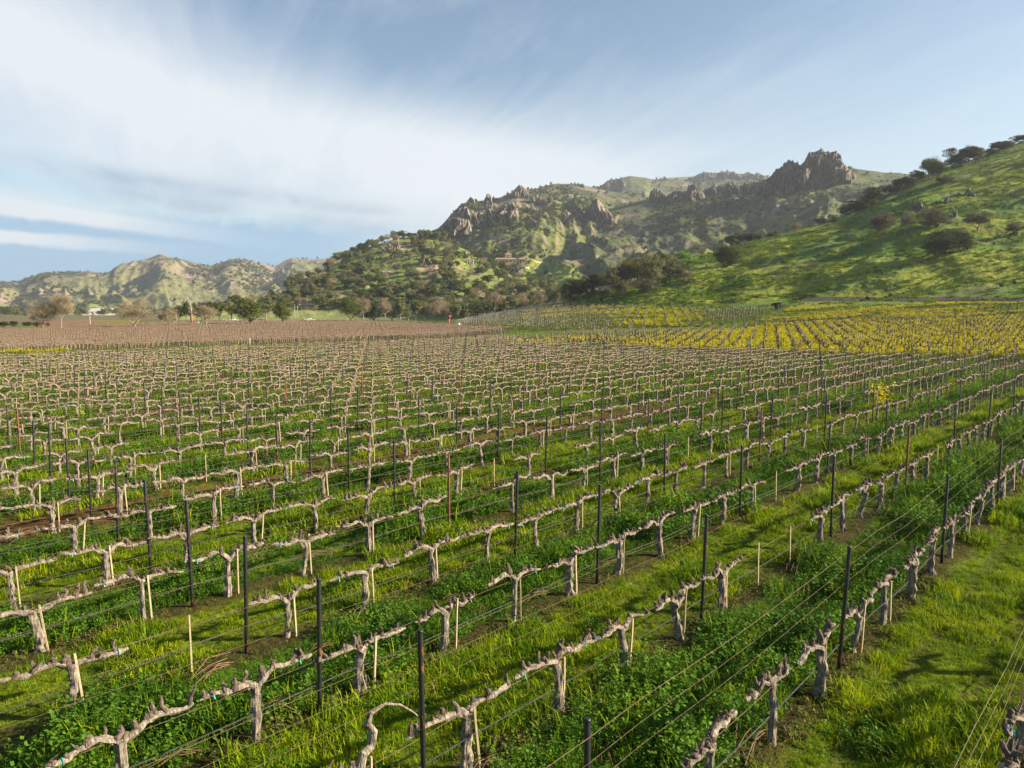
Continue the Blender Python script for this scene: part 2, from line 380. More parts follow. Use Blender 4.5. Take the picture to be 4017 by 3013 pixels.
slp = pip(PX, PY, P_SLOPE); C = np.where(slp[..., None], colmix(np.zeros(C.shape) + [.19, .19, .05], [.14, .12, .05], sstep(n2, .45, .65)), C)
slpg = slp & (PX < 1235) & (PY < 700 - (PX - 985) * .05)
C = np.where(slpg[..., None], colmix(C, [.20, .17, .11], np.clip(1.25 - (PX - 985) / 330, 0, 1) * .7), C)
ter = pip(PX, PY, P_TERR); rowl = .5 + .5 * np.sin(Y * 2 * math.pi / 3.1 + X * .10 * 2)
C = np.where(ter[..., None], colmix(colmix(np.zeros(C.shape) + [.19, .21, .03], [.075, .055, .03], sstep(rowl + n2 * .5, 1.0, 1.25) * .7), [.32, .28, .02], sstep(n1 + .25 * vnoise(X * .05, Y * .2, seed=9), .62, .72)), C)
orange = pip(PX, PY, P_ORANGE); ori = .5 + .5 * np.sin((X * .83 - Y * .55) * 2 * math.pi / 22)
C = np.where(orange[..., None], colmix(colmix(np.zeros(C.shape) + [.33, .20, .13], [.24, .22, .04], sstep(PX, 140, 260)), [.22, .15, .09], sstep(ori, .5, .8) * .6), C)
farf = (RR > 215) & (PX < 470) & ~brown; C = np.where(farf[..., None], colmix(np.zeros(C.shape) + [.20, .15, .095], [.14, .15, .05], sstep(fbm(X * .01, Y * .006, o=3, seed=44), .50, .56)), C)
orange = pip(PX, PY, P_ORANGE); C = np.where(orange[..., None], colmix(colmix(np.zeros(C.shape) + [.30, .18, .11], [.24, .22, .04], sstep(PX, 140, 260)), [.20, .13, .08], sstep(ori, .5, .8) * .6), C)
lefth = (PX < 90) & (PY > 700) & (PY < 716) & (RR > 150) & ~brown; C = np.where(lefth[..., None], np.array([.16, .17, .06]), C)
fieldg = (PX > 470) & (PX < 760) & (PY > 669) & (PY < 699); C = np.where(fieldg[..., None], np.array([.17, .19, .06]), C)
path = pip(PX, PY, [(1255, 727), (1300, 724), (1330, 725.5), (1325, 729), (1270, 730)]); C = np.where(path[..., None], np.array([.42, .33, .22]), C)
nr, nc = A.shape; idx = np.arange(nr * nc).reshape(nr, nc)
FQ = np.stack([idx[:-1, :-1], idx[:-1, 1:], idx[1:, 1:], idx[1:, :-1]], -1).reshape(-1, 4)[:, ::-1]
def groundmat():
    t = newmat('vineyard ground'); c = attr(t)
    t.b.inputs['Specular IOR Level'].default_value = .04; n = t.noise(t.pos, 9, 5, .65); nb = t.noise(t.pos, 1.3, 5, .6)
    c = t.mix(t.mul(t.ss(n, .35, .7), .65), c, (.018, .018, .005, 1)); c2 = t.node('ShaderNodeHueSaturation'); t.l.new(c, c2.inputs['Color'])
    t.l.new(t.mad(nb, .8, .6), c2.inputs['Value']); t.l.new(t.mad(nb, .06, .47), c2.inputs['Hue'])
    t.l.new(c2.outputs[0], t.b.inputs['Base Color']); bump(t, n, 1.0, .08); return t.mat
g = link('ground', mesh_np('ground', np.stack([X, Y, Z], -1).reshape(-1, 3), FQ, [groundmat()], True, C.reshape(-1, 3)))
tag(g, 'valley floor with green and brown vineyard blocks', 'ground', kind='structure')
# a plain skirt behind and beside the camera so the ground goes on all round
def ringpts(a0, a1, n, rs): A2, R2 = np.meshgrid(np.linspace(a0, a1, n), rs); return np.stack([R2 * np.sin(A2), R2 * np.cos(A2), R2 * 0 - .03], -1)
gp = ringpts(.76, 2 * math.pi - .76, 60, [1.5, 20, 100, 400, 2000, 9000]); nr2, nc2 = gp.shape[:2]; ix = np.arange(nr2 * nc2).reshape(nr2, nc2)
gf = np.stack([ix[:-1, :-1], ix[:-1, 1:], ix[1:, 1:], ix[1:, :-1]], -1).reshape(-1, 4)[:, ::-1]
gc = np.zeros((nr2 * nc2, 3)) + [.10, .12, .025]
g2 = link('ground', mesh_np('ground_around', gp.reshape(-1, 3), gf, [bpy.data.materials['vineyard ground']], True, gc)); tag(g2, 'grassy valley floor around the viewpoint', 'ground', kind='structure')

# ------------------------------------------------------------------ hills: each a real landform between a foot line and a crest line at its own distance
def curve(pts):
    p = np.array(pts, float); a, s = ray(p[:, 0], p[:, 1]); return a, s
class Hill:
    def __init__(h, name, crest, foot, amp, freq, gamma=1.2, az=None, seed=0, back=.5, rough=1.0, spur=0.0, spurf=20, crestw=.12):
        """crest / foot: rows (px, py, distance)"""
        h.ca, h.cs = curve([c[:2] for c in crest]); h.cR = np.array([c[2] for c in crest], float)
        h.fa, h.fs = curve([c[:2] for c in foot]); h.fR = np.array([c[2] for c in foot], float)
        h.cz = CAMH + h.cR * h.cs; h.fz = np.maximum(CAMH + h.fR * h.fs, -.5)
        h.amp, h.freq, h.g, h.seed, h.back, h.spur, h.spurf, h.cw = amp, freq, gamma, seed, back, spur, spurf, crestw
        h.name = name; h.az = az or (h.ca[0], h.ca[-1])
    def lines(h, a):
        Rc = np.interp(a, h.ca, h.cR); sc = np.interp(a, h.ca, h.cs); Rf = np.interp(a, h.fa, h.fR); sf = np.interp(a, h.fa, h.fs)
        Rf = np.minimum(Rf, Rc * .96)
        return Rc, CAMH + Rc * sc, Rf, np.maximum(CAMH + Rf * sf, -.5)
    def z(h, a, R):
        Rc, zc, Rf, zf = h.lines(a); t = (R - Rf) / (Rc - Rf); tt = np.clip(t, 0, 1)
        z = zf + (zc - zf) * (tt ** h.g)
        X = R * np.sin(a); Y = R * np.cos(a); w = sstep(tt, 0, .12) * (h.cw + (1 - h.cw) * (1 - sstep(tt, .62, 1.0)))
        d = h.amp * (fbm(X * h.freq, Y * h.freq, o=6, seed=h.seed, g=.55) - .5) * 2
        if h.spur:
            wa = a * h.spurf + .9 * fbm(X * h.freq * .6, Y * h.freq * .6, o=3, seed=h.seed + 5) * 2
            d = d + h.spur * (ridged(wa, tt * 1.2, o=3, seed=h.seed + 9) - .55) * 2 * sstep(tt, 0, .35)
        z = z + d * w; tb = np.clip(t - 1, 0, None)
        z = np.where(t > 1, zc + d * h.cw - tb * (zc - zf) * h.back, z)
        return np.where(t < 0, zf + t * 40, z)
    def build(h, na, nt, mat, colf, label, cat='hill'):
        a = np.linspace(h.az[0], h.az[1], na); ts = np.concatenate([np.linspace(-.03, 1, nt), np.linspace(1.02, 1.8, 14)])
        A, TT = np.meshgrid(a, ts); Rc, zc, Rf, zf = h.lines(A); R = Rf + (Rc - Rf) * TT; Z = h.z(A, R)
        X = R * np.sin(A); Y = R * np.cos(A); dzr = np.gradient(Z, axis=0) / (np.gradient(R, axis=0) + 1e-6); dza = np.gradient(Z, axis=1) / (R * (a[1] - a[0]))
        PX, PY = project(np.stack([X, Y, Z], -1))
        C = colf(X, Y, Z, TT, dzr, dza, PX, PY)
        nr, nc = A.shape; idx = np.arange(nr * nc).reshape(nr, nc)
        FQ = np.stack([idx[:-1, :-1], idx[:-1, 1:], idx[1:, 1:], idx[1:, :-1]], -1).reshape(-1, 4)[:, ::-1]
        h.obj = link(h.name, mesh_np(h.name, np.stack([X, Y, Z], -1).reshape(-1, 3), FQ, [mat], True, C.reshape(-1, 3)))
        tag(h.obj, label, cat, kind='structure'); return h
    def hit(h, px, py):
        a, s = ray(px, py); R = np.linspace(float(h.lines(a)[2]) * .98, float(h.lines(a)[0]) * 1.05, 500)
        zz = h.z(np.full(500, float(a)), R); ok = np.nonzero(zz >= CAMH + R * s)[0]
        r = R[ok[0]] if len(ok) else float(h.lines(a)[0]); z = float(h.z(np.array([float(a)]), np.array([r]))[0])
        return r * math.sin(a), r * math.cos(a), z
def hillmat(name, sc, dark=(.03, .04, .012), amt=.5, b=.5, fade=.35):
    t = newmat(name); c = attr(t); n = t.noise(t.pos, sc, 6, .62); n2 = t.noise(t.pos, sc * .22, 4, .6)
    c = t.mix(t.mul(t.ss(n, .45, .68), amt), c, t.rgb(dark)); hs = t.node('ShaderNodeHueSaturation'); t.l.new(c, hs.inputs['Color'])
    t.l.new(t.mad(n2, fade * 2, 1 - fade), hs.inputs['Value']); t.l.new(hs.outputs[0], t.b.inputs['Base Color'])
    bump(t, n, .9, b); t.b.inputs['Roughness'].default_value = .95; return t.mat
GREEN = np.array([.120, .160, .028])
def col_near(X, Y, Z, TT, dzr, dza, PX, PY):
    n = fbm(X * .03, Y * .09, o=5, seed=21); m = fbm(X * .22, Y * .22, Z * .5, o=4, seed=22); q = fbm(X * .012, Y * .012, o=3, seed=29)
    C = np.zeros(X.shape + (3,)) + [.085, .155, .008]
    C = colmix(C, [.19, .21, .008], sstep(n + (q - .5) * .6, .46, .62)); C = colmix(C, [.065, .12, .010], sstep(m, .56, .72) * .6)
    C = colmix(C, [.17, .15, .07], sstep(fbm(X * .05, Y * .12, o=4, seed=31), .60, .70) * .6)
    band = (PX > 1712) & (PY > 641.5) & (PY < 651.5); C = np.where(band[..., None], np.array([.045, .030, .020]) * (.7 + m[..., None]), C)
    band2 = (PX > 1260) & (PX < 1720) & (PY > 656.5) & (PY < 664.5); C = np.where(band2[..., None], colmix(C, [.05, .09, .015], np.full(X.shape, .6)), C)
    tr = np.abs((PX - 1860) + (PY - 600) * 1.1) < 3.5; tr &= (PY > 548) & (PY < 640); C = np.where(tr[..., None], np.array([.20, .24, .03]), C)
    return C
near = Hill('grassy_hill',
    [(1228, 655, 322), (1240, 650, 324), (1267, 640, 326), (1316, 622, 330), (1380, 605, 335), (1440, 588, 340), (1480, 565, 342), (1491, 554, 344), (1541, 543, 350), (1595, 528, 356), (1635, 518, 362), (1690, 503, 370), (1765, 486, 380), (1817, 471, 388), (1850, 455, 394), (1900, 428, 402), (1940, 408, 410), (1980, 387, 418), (2040, 365, 428), (2100, 345, 440), (2150, 325, 450), (2212, 305, 462), (2330, 262, 480), (2700, 190, 520)],
    [(1228, 657, 298), (1300, 661, 268), (1500, 666.5, 235), (1640, 665.5, 228), (1760, 659, 221), (1900, 656, 217), (2212, 654, 211), (2700, 650, 205)], 3.4, .045, 1.12, seed=3, spur=2.6, spurf=7, crestw=.25)
near.build(760, 300, hillmat('grassy hillside', .9, (.05, .085, .008), .55, .9, .2), col_near, 'steep grassy hill on the right with yellow green pasture')
def rockmix(C, X, Y, Z, s, lo, hi, rock=(.21, .155, .12)):
    n = ridged(X * s, Y * s, Z * s * .5, o=4, seed=41); return colmix(C, rock, sstep(n, lo, hi))
def col_mtn(X, Y, Z, TT, dzr, dza, PX, PY):
    n = fbm(X * .008, Y * .008, o=5, seed=51); m = fbm(X * .05, Y * .05, Z * .05, o=4, seed=52)
    C = np.zeros(X.shape + (3,)) + [.085, .10, .032]
    C = colmix(C, [.115, .13, .028], sstep(n + .14 * (1 - TT), .50, .64)); C = colmix(C, [.045, .052, .028], sstep(m + .10 * (TT - .5), .47, .60) * .85)
    steep = np.hypot(dzr, dza); C = colmix(C, [.20, .15, .115], sstep(steep + .6 * (m - .5), 1.05, 1.5))
    rk = fbm(X * .014, Y * .014, Z * .03, o=5, seed=57); C = colmix(C, [.20, .155, .115], sstep(rk + .10 * TT, .66, .73) * .9)
    pas = pip(PX, PY, [(1130, 590), (1150, 565), (1200, 560), (1250, 580), (1250, 640), (1180, 632), (1130, 610)]); C = np.where(pas[..., None], np.array([.17, .22, .03]) * (.85 + .3 * m[..., None]), C)
    return C
backr = Hill('mountain_ridge', [(1180, 430, 2000), (1290, 405, 2000), (1305, 396, 2000), (1330, 389, 2000), (1345, 383, 2000), (1362, 380, 2000), (1395, 384, 2020), (1410, 388, 2050), (1450, 384, 2100), (1500, 381, 2150), (1512, 374, 2150), (1550, 373, 2150), (1570, 371, 2150), (1600, 376, 2150), (1620, 375, 2150), (1655, 380, 2150), (1675, 392, 2100), (1760, 420, 2000)],
    [(1180, 520, 1600), (1760, 500, 1600)], 30, .004, 1.0, seed=8, crestw=.10)
backr.build(420, 70, hillmat('far ridge slope', .12, (.03, .045, .02), .6, 4), col_mtn, 'distant green ridge behind the rocky mountain')
mtA = Hill('rocky_mountain', [(840, 560, 1150), (880, 520, 1180), (920, 500, 1200), (945, 493, 1200), (958, 480, 1200), (972, 464, 1210), (988, 449, 1220), (1003, 437, 1230), (1020, 433, 1240), (1045, 430, 1250), (1058, 425, 1250), (1075, 428, 1250), (1100, 418, 1260), (1115, 410, 1270), (1142, 411, 1280), (1160, 407, 1300), (1178, 401, 1320), (1200, 397, 1350), (1240, 397, 1380), (1290, 405, 1400), (1330, 414, 1400), (1380, 422, 1400), (1450, 450, 1380), (1560, 500, 1350)],
    [(840, 688, 620), (950, 680, 640), (1050, 650, 660), (1150, 645, 680), (1300, 640, 700), (1560, 630, 720)], 40, .0085, 1.05, seed=11, spur=15, spurf=19, crestw=.10)
mtA.build(620, 230, hillmat('rocky mountain slope', .20, (.028, .035, .016), .62, 3), col_mtn, 'rocky green mountain with cliffs in the middle distance')
mtB = Hill('rocky_mountain', [(1120, 630, 700), (1150, 580, 820), (1185, 530, 950), (1230, 474, 1050), (1262, 466, 1080), (1300, 458, 1100), (1330, 446, 1110), (1380, 432, 1120), (1430, 424, 1130), (1480, 414, 1140), (1540, 408, 1150), (1580, 406, 1150), (1625, 396, 1150), (1650, 390, 1140), (1680, 378, 1120), (1720, 368, 1100), (1780, 362, 1080), (1830, 362, 1080), (1870, 368, 1090), (1910, 374, 1100), (1975, 379, 1100), (2100, 390, 1100), (2300, 420, 1100)],
    [(1120, 655, 600), (1230, 655, 560), (1300, 655, 540), (1600, 655, 500), (2300, 655, 470)], 30, .0095, 1.2, seed=15, spur=11, spurf=15, crestw=.10)
mtB.build(680, 220, hillmat('rocky spur slope', .24, (.028, .037, .016), .62, 2.5), col_mtn, 'long rocky spur running up right to the castle shaped crag')
def col_knoll(X, Y, Z, TT, dzr, dza, PX, PY):
    n = fbm(X * .02, Y * .02, o=5, seed=61); C = np.zeros(X.shape + (3,)) + [.15, .20, .03]
    C = colmix(C, [.17, .16, .06], sstep(n, .52, .66) * .8); C = colmix(C, [.36, .25, .17], sstep(fbm(X * .05, Y * .05, Z * .05, o=4, seed=63), .64, .72))
    fg = (PX < 760) & (PY > 668); C = np.where(fg[..., None], np.array([.18, .20, .06]), C); return C
knoll = Hill('wooded_hill', [(380, 686, 520), (430, 674, 540), (480, 665, 560), (560, 652, 600), (600, 641, 620), (640, 615, 640), (661, 603, 650), (700, 582, 670), (740, 562, 690), (780, 542, 710), (800, 532, 715), (830, 524, 720), (860, 514, 730), (900, 511, 740), (940, 513, 740), (960, 521, 735), (1000, 537, 720), (1050, 562, 690), (1100, 592, 640), (1150, 612, 600), (1200, 628, 560), (1250, 645, 520), (1300, 655, 500)],
    [(380, 690, 480), (760, 690, 460), (985, 688, 420), (1100, 676, 420), (1300, 670, 420)], 5, .02, 1.1, seed=19, spur=4, spurf=16, crestw=.2)
knoll.build(560, 130, hillmat('wooded hillside', .5, (.05, .05, .02), .5, 1.0), col_knoll, 'wooded hill in front of the rocky mountain')
def col_far(X, Y, Z, TT, dzr, dza, PX, PY):
    n = fbm(X * .0035, Y * .0035, o=5, seed=71); m = fbm(X * .018, Y * .018, Z * .02, o=4, seed=72)
    C = np.zeros(X.shape + (3,)) + [.155, .15, .06]; C = colmix(C, [.21, .165, .10], sstep(n + (TT - .5) * .3, .45, .6)); C = colmix(C, [.045, .055, .028], sstep(m + (n - .5) * .8, .52, .62) * .85)
    C = colmix(C, [.24, .17, .13], sstep(fbm(X * .007, Y * .007, Z * .02, o=4, seed=77) + TT * .12, .68, .76))
    return colmix(C, [.16, .21, .035], sstep(TT, .16, .08))
far = Hill('distant_hills', [(-500, 660, 2900), (-150, 625, 2900), (0, 614, 2800), (40, 613, 2800), (57, 606, 2800), (83, 599, 2800), (107, 592, 2800), (160, 589, 2780), (190, 586, 2750), (213, 590, 2750), (237, 593, 2700), (247, 587, 2700), (267, 577, 2700), (300, 567, 2680), (327, 557, 2650), (344, 549, 2650), (352, 550, 2650), (367, 556, 2650), (400, 564, 2650), (430, 570, 2700), (457, 574, 2700), (467, 570, 2700), (500, 560, 2700), (515, 558, 2700), (534, 563, 2700), (567, 569, 2750), (594, 574, 2800), (617, 563, 2850), (630, 558, 2850), (650, 561, 2850), (700, 559, 2850), (760, 552, 2850), (900, 580, 2850)],
    [(-500, 688, 1500), (0, 686.5, 1500), (300, 686.5, 1550), (600, 686.5, 1600), (900, 687, 1600)], 80, .0036, 1.15, seed=23, spur=30, spurf=20, crestw=.10)
far.build(620, 150, hillmat('distant hill slope', .09, (.03, .038, .02), .6, 6), col_far, 'hazy distant hills beyond the valley on the left')
def hitg(px, py):
    a, s = ray(px, py); R = np.linspace(5, 1600, 8000); zz = ground_z(R * math.sin(a), R * math.cos(a)); ok = np.nonzero(zz >= CAMH + R * s)[0]
    r = R[ok[0]] if len(ok) else 1500.; x, y = r * math.sin(a), r * math.cos(a); return x, y, float(ground_z(x, y))
HAZE = True
# ================================================================== VINEYARD
ROWA = math.atan2(DV[1], DV[0])
ORD = ['', 'first', 'second', 'third', 'fourth', 'fifth', 'sixth', 'seventh', 'eighth', 'ninth', 'tenth', 'eleventh', 'twelfth', 'thirteenth', 'fourteenth', 'fifteenth', 'sixteenth', 'seventeenth', 'eighteenth', 'nineteenth', 'twentieth']
def ordn(n): return ORD[n] if n <= 20 else ('twenty-' + ORD[n - 20] if n < 30 else ('thirtieth' if n == 30 else ('thirty-' + ORD[n - 30] if n < 40 else 'fortieth')))
def spur_pts(r, base, big=1.0):
    """a knobbly pruned spur: leaves the cordon, hooks upward, ends in a cut stub"""
    lean = r.uniform(-.9, .9); side = r.uniform(-.5, .5); L = r.uniform(.035, .17) * big
    n = 6; pts = [np.array(base)]; d = np.array([lean, side, .8]); d /= np.linalg.norm(d)
    for i in range(n):
        d = d + np.array([r.uniform(-.8, .8), r.uniform(-.5, .5), .30]); d /= np.linalg.norm(d); pts.append(pts[-1] + d * L / n * r.uniform(.8, 1.3))
    rad = np.array([.034, .038, .031, .027, .029, .024, .017]) * r.uniform(.62, 1.2) * (.7 + .3 * big)
    return pts, rad
def vine_parts(seed, hi=True, spurs_inside=False, special=None, fat=1.0):
    r = random.Random(seed); n = 12 if hi else 6; q = 1.0 if hi else .5
    H = r.uniform(.60, .72); bx, by = r.uniform(-.06, .06), r.uniform(-.05, .05); mr = r.uniform(.046, .066) * fat
    # trunk
    m = 16 if hi else 6; tp = []; tr = []
    wob = [r.uniform(-.03, .03) for _ in range(4)]
    for i in range(m + 1):
        t = i / m; tp.append((bx * (1 - t) + wob[0] * math.sin(t * 4 + wob[1] * 40), by * (1 - t) + wob[2] * math.sin(t * 5 + wob[3] * 40), -.04 + (H + .04) * t))
        tr.append(mr * (1.12 - .22 * math.sin(min(1, t * 1.5) * math.pi / 2) + (.24 if t > .88 else 0) * (t - .88) / .12 + (.35 * max(0, .12 - t) / .12)))
    tb = MB(); tb.tube(tp, tr, n, 0, True, .32 if hi else .12, seed, .12 if hi else 0)
    if hi:   # shreds of peeling bark
        for _ in range(r.randint(3, 6)):
            a = r.uniform(0, 6.28); z0 = r.uniform(.1, H * .85); l = r.uniform(.06, .16); rr_ = mr * 1.02
            c_, s_ = math.cos(a), math.sin(a); w = r.uniform(.004, .010); o = r.uniform(.005, .03)
            tb.add([(c_ * rr_ - s_ * w, s_ * rr_ + c_ * w, z0), (c_ * rr_ + s_ * w, s_ * rr_ - c_ * w, z0), (c_ * (rr_ + o) + s_ * w * .5, s_ * (rr_ + o) - c_ * w * .5, z0 - l), (c_ * (rr_ + o), s_ * (rr_ + o), z0 - l)], [(0, 1, 2, 3)])
    out = {'trunk': tb, 'arms': [], 'spurs': [[], []], 'H': H}
    for si, sg in enumerate((-1, 1)):
        L = r.uniform(.60, .80); zc = r.uniform(.70, .78); rise = r.uniform(-.02, .05); m = 14 if hi else 6; ph = r.uniform(0, 6); amp = r.uniform(.008, .022); ya = r.uniform(-.05, .05)
        if special == 'arch' and sg == 1:
            pts = [(0, 0, H - .03), (.05, 0, H + .10), (.16, .02, H + .12), (.20, .03, H + .24), (.13, .03, H + .34), (.17, .03, H + .43), (.32, .0, H + .47), (.50, -.02, H + .40), (.66, -.03, H + .27), (.78, -.03, H + .15), (.83, -.03, H + .19)]
            rad = [.048, .042, .04, .045, .036, .024, .012, .010, .009, .008, .006]; ab = MB(); ab.tube(pts, rad, n, 0, True, .15, seed); out['arms'].append(ab); continue
        pts = []; rad = []; r0 = r.uniform(.028, .040) * fat
        for i in range(m + 1):
            t = i / m; x = sg * L * t
            z = (H - .03) + (zc - H + .03) * min(1, t * 3.0) ** .7 + rise * math.sin(min(1, t * 2) * math.pi) + amp * math.sin(ph + t * 9)
            pts.append((x, ya * math.sin(t * 3) + .02 * math.sin(ph * 2 + t * 7), z)); rad.append(r0 * (1.25 - .55 * t) * (1 + .20 * math.sin(t * 23 + ph)) * (.6 if i == m else 1))
        ab = MB(); ab.tube(pts, rad, n - 2 if hi else 5, 0, True, .36 if hi else .1, seed + 5 + si, .12 if hi else 0)
        ns = r.randint(6, 9) if hi else r.randint(4, 6)
        for k in range(ns):
            if hi and r.random() < .16: continue
            t = min(1, (k + .6 + r.uniform(-.5, .5)) / ns); b = pts[min(m, int(t * m))]; sb = MB() if not spurs_inside else ab
            sp_, sr_ = spur_pts(r, (b[0], b[1], b[2] + .008), r.uniform(.75, 1.35))
            if not hi: sp_ = sp_[::2] + [sp_[-1]]; sr_ = list(sr_[::2]) + [sr_[-1]]
            sb.tube(sp_, sr_, 7 if hi else 4, 1 if spurs_inside else 0, True, .25 if hi else 0, seed + k)
            if hi and r.random() < .3:
                e = np.array(sp_[3]); sb.tube([e, e + [r.uniform(-.04, .04), r.uniform(-.03, .03), .03], e + [r.uniform(-.06, .06), r.uniform(-.04, .04), .07]], [.014, .011, .005], 5, 1 if spurs_inside else 0)
            if not spurs_inside: out['spurs'][si].append(sb)
        out['arms'].append(ab); out.setdefault('tie', []).append(pts[int(m * .8)] + (rad[int(m * .8)],))
    return out
def tie_mesh(p, seed):
    x, y, z, rd = p; b = MB(); a = np.linspace(0, 2 * math.pi, 9)
    b.tube([(x, y + math.cos(t) * (rd + .006), z + math.sin(t) * (rd + .008)) for t in a], .006, 4, 0, False); rs = random.Random(seed)
    b.add([(x, y - rd, z - rd * .4), (x + .012, y - rd, z - rd * .4), (x + .02, y - rd - .015, z - rd - rs.uniform(.02, .05)), (x + .008, y - rd - .015, z - rd - .03)], [(0, 1, 2, 3)])
    return b.mesh('tie', [M['tie']])
# --- list every vine of the near block in view
RIGHT_END = lambda k: 95 if k < 8 else (86 if k < 24 else 84 + (k - 24) * .6)
MISSING = {(2, 8), (2, 9), (4, 2), (3, 12), (5, 14), (2, 17), (1, 19), (6, 9), (0, 14), (7, 21), (4, 18), (9, 5)}
vines = []
for k in range(-4, 40):
    for j in range(-60, 75):
        if along(k, j) > RIGHT_END(k): continue
        x, y = lattice(k, j)
        if y < 3: continue
        px, py = project((x, y, .7)); bx_, by_ = project((x, y, 0.0))
        if not (-70 < px < 2290 and (py < 1700)): continue
        if k < 0: continue
        h_ = float(vnoise(k * 3.7, j * 1.9, seed=77)) if False else _h(np.int64(k + 50), np.int64(j + 90), np.int64(3), 5)
        if (k, j) in MISSING or (h_ < .035 and k > 3): continue
        vines.append((y, k, j, x, y, px, py, h_))
vines.sort()
NIND = 300
ind = [v for v in vines if v[6] < 1659 + 40][:NIND]; rest = [v for v in vines if v not in ind]
rank = {}
for k in set(v[1] for v in ind):
    row = sorted([v for v in ind if v[1] == k], key=lambda v: v[5])
    for i, v in enumerate(row): rank[(k, v[2])] = i + 1
ROWN = lambda k: ordn(k + 1)
hi_protos = {}
def vine_proto(pid, split, special=None):
    key = (pid, split, special)
    if key in hi_protos: return hi_protos[key]
    vp = vine_parts(100 + pid, True, not split, special); mm = [M['bark'], M['spurbark']]
    P = {'trunk': vp['trunk'].mesh('trunk', [M['bark']], False), 'arms': [a.mesh('cordon', mm, False) for a in vp['arms']],
         'spurs': [[s.mesh('spur', [M['spurbark']], False) for s in ss] for ss in vp['spurs']], 'ties': [tie_mesh(t, pid) for t in vp.get('tie', [])]}
    hi_protos[key] = P; return P
stakes = []
for q, (yy, k, j, x, y, px, py, hh) in enumerate(ind):
    split = q < 44; pid = (k * 7 + j * 5 + (k * j) % 3) % 30; sp_ = 'arch' if (k, j) == (2, 2) else None
    P = vine_proto(pid, split, sp_); flip = (hh * 1000) % 1 > .5 and not sp_
    t = empty('grapevine', (x, y, float(ground_z(x, y)) - .01), ROWA + (math.pi if flip else 0) + (hh - .5) * .12, (.92 + .16 * ((hh * 53) % 1), .95 + .3 * ((hh * 71) % 1), .92 + .17 * ((hh * 37) % 1)))
    stk = ((hh * 91) % 1) < .5
    lab = 'gnarled pruned grapevine, %s from the left in the %s row from the lower right corner' % (ordn(rank[(k, j)]), ROWN(k))
    if sp_: lab = 'twisted grapevine with one long bare cane arching right, cut off by the bottom edge'
    tag(t, lab, 'grapevine', 'pruned grapevines of the near vineyard block')
    t.rotation_euler[0] = ((hh * 113) % 1 - .5) * .09; t.rotation_euler[1] = ((hh * 197) % 1 - .5) * .12
    link('trunk', P['trunk'], t)
    for si, am in enumerate(P['arms']):
        a = link('cordon', am, t)
        if split:
            for sm in P['spurs'][si]: link('spur', sm, a)
    for ti, tm in enumerate(P['ties']):
        if q < 130 and (hh * (13 + ti * 7)) % 1 < .6: link('tie', tm, t)
    if stk: stakes.append((yy, k, j, x, y, hh))
for (k, j) in MISSING:
    x, y = lattice(k, j); stakes.append((y, k, j, x, y, .3))
# the far vines of the block: one object
lows = []
for i in range(16):
    vp = vine_parts(300 + i, False, True, None, 1.0 if i < 8 else 1.15); b = MB(); b.v = vp['trunk'].v; b.f = vp['trunk'].f; b.m = vp['trunk'].m; b.n = vp['trunk'].n
    for a in vp['arms']:
        for V_ in a.v: pass
        off0 = b.n; b.v = b.v + a.v; b.f = b.f + [tuple(i_ + off0 for i_ in f) for f in a.f]; b.m = b.m + a.m; b.n += a.n
    lows.append(b.mesh('vine far', [M['farbark'], M['spurbark']], False))
rp = np.array([(v[3], v[4], 0) for v in rest], float); rp[:, 2] = ground_z(rp[:, 0], rp[:, 1])
rh = np.array([v[7] for v in rest]); rot = np.stack([rh * 0, rh * 0, ROWA + np.where(rh * 7 % 1 > .5, math.pi, 0)], -1)
scatter('grapevines', rp, rot, 1.0 + .22 * (rh * 31 % 1), (rh * 977 % 1 * 8).astype(int) + 8 * (rp[:, 1] > 48), lows, 'pale pruned grapevines filling the distance of the near block', 'grapevines')

# --- black steel posts at every fourth gap
def post_mesh(seed):
    r = random.Random(seed); b = MB(); H = r.uniform(1.80, 1.93); lx, ly = r.uniform(-.035, .035), r.uniform(-.03, .03)
    ax = lambda z: (lx * z, ly * z, z)
    b.tube([ax(-.1), ax(.3), ax(1.0), ax(H - .01), ax(H)], [.029, .029, .029, .029, .027], 12, 0, True)
    b.tube([ax(H - .035), ax(H - .005)], [.0325, .0325], 12, 0, False)
    for z in (.42, .76, 1.15, 1.45, 1.74):
        c = ax(z); b.tube([(c[0] - .015, c[1] - .026, c[2]), (c[0], c[1] - .034, c[2] + .012), (c[0] + .015, c[1] - .026, c[2])], .003, 4, 0)
    return b.mesh('trellis_post', [M['post']], True)
pm = [post_mesh(i) for i in range(9)]
posts = []
for k in range(0, 40):
    for j4 in range(-16, 20):
        j = 2.55 + 4 * j4
        if along(k, j) > RIGHT_END(k) + .5: continue
        x, y = lattice(k, j)
        if y < 3: continue
        px, py = project((x, y, 1.85))
        if not (-20 < px < 2240) or py > 1655: continue
        posts.append((y, k, j, x, y, px))
    # end post of the row
    s_ = RIGHT_END(k) + 1.0; x, y = off(k) * NV + s_ * DV; px, py = project((x, y, 1.8))
    if -20 < px < 2240: posts.append((y, k, 99, x, y, px))
posts.sort(); pin = posts[:300]; prank = {}
for k in set(p[1] for p in pin):
    for i, p in enumerate(sorted([p for p in pin if p[1] == k], key=lambda p: p[5])): prank[(k, p[2])] = i + 1
for q, (yy, k, j, x, y, px) in enumerate(pin):
    hh = float(_h(np.int64(k + 7), np.int64(int(j * 10)), np.int64(1), 9))
    o = link('trellis_post', pm[int(hh * 9)], None, (x, y, float(ground_z(x, y))), hh * 6.28)
    tag(o, 'black steel post, %s from left in the %s row from lower right corner' % (ordn(prank[(k, j)]), ROWN(k)), 'trellis post', 'black steel trellis posts')
fp = posts[300:]
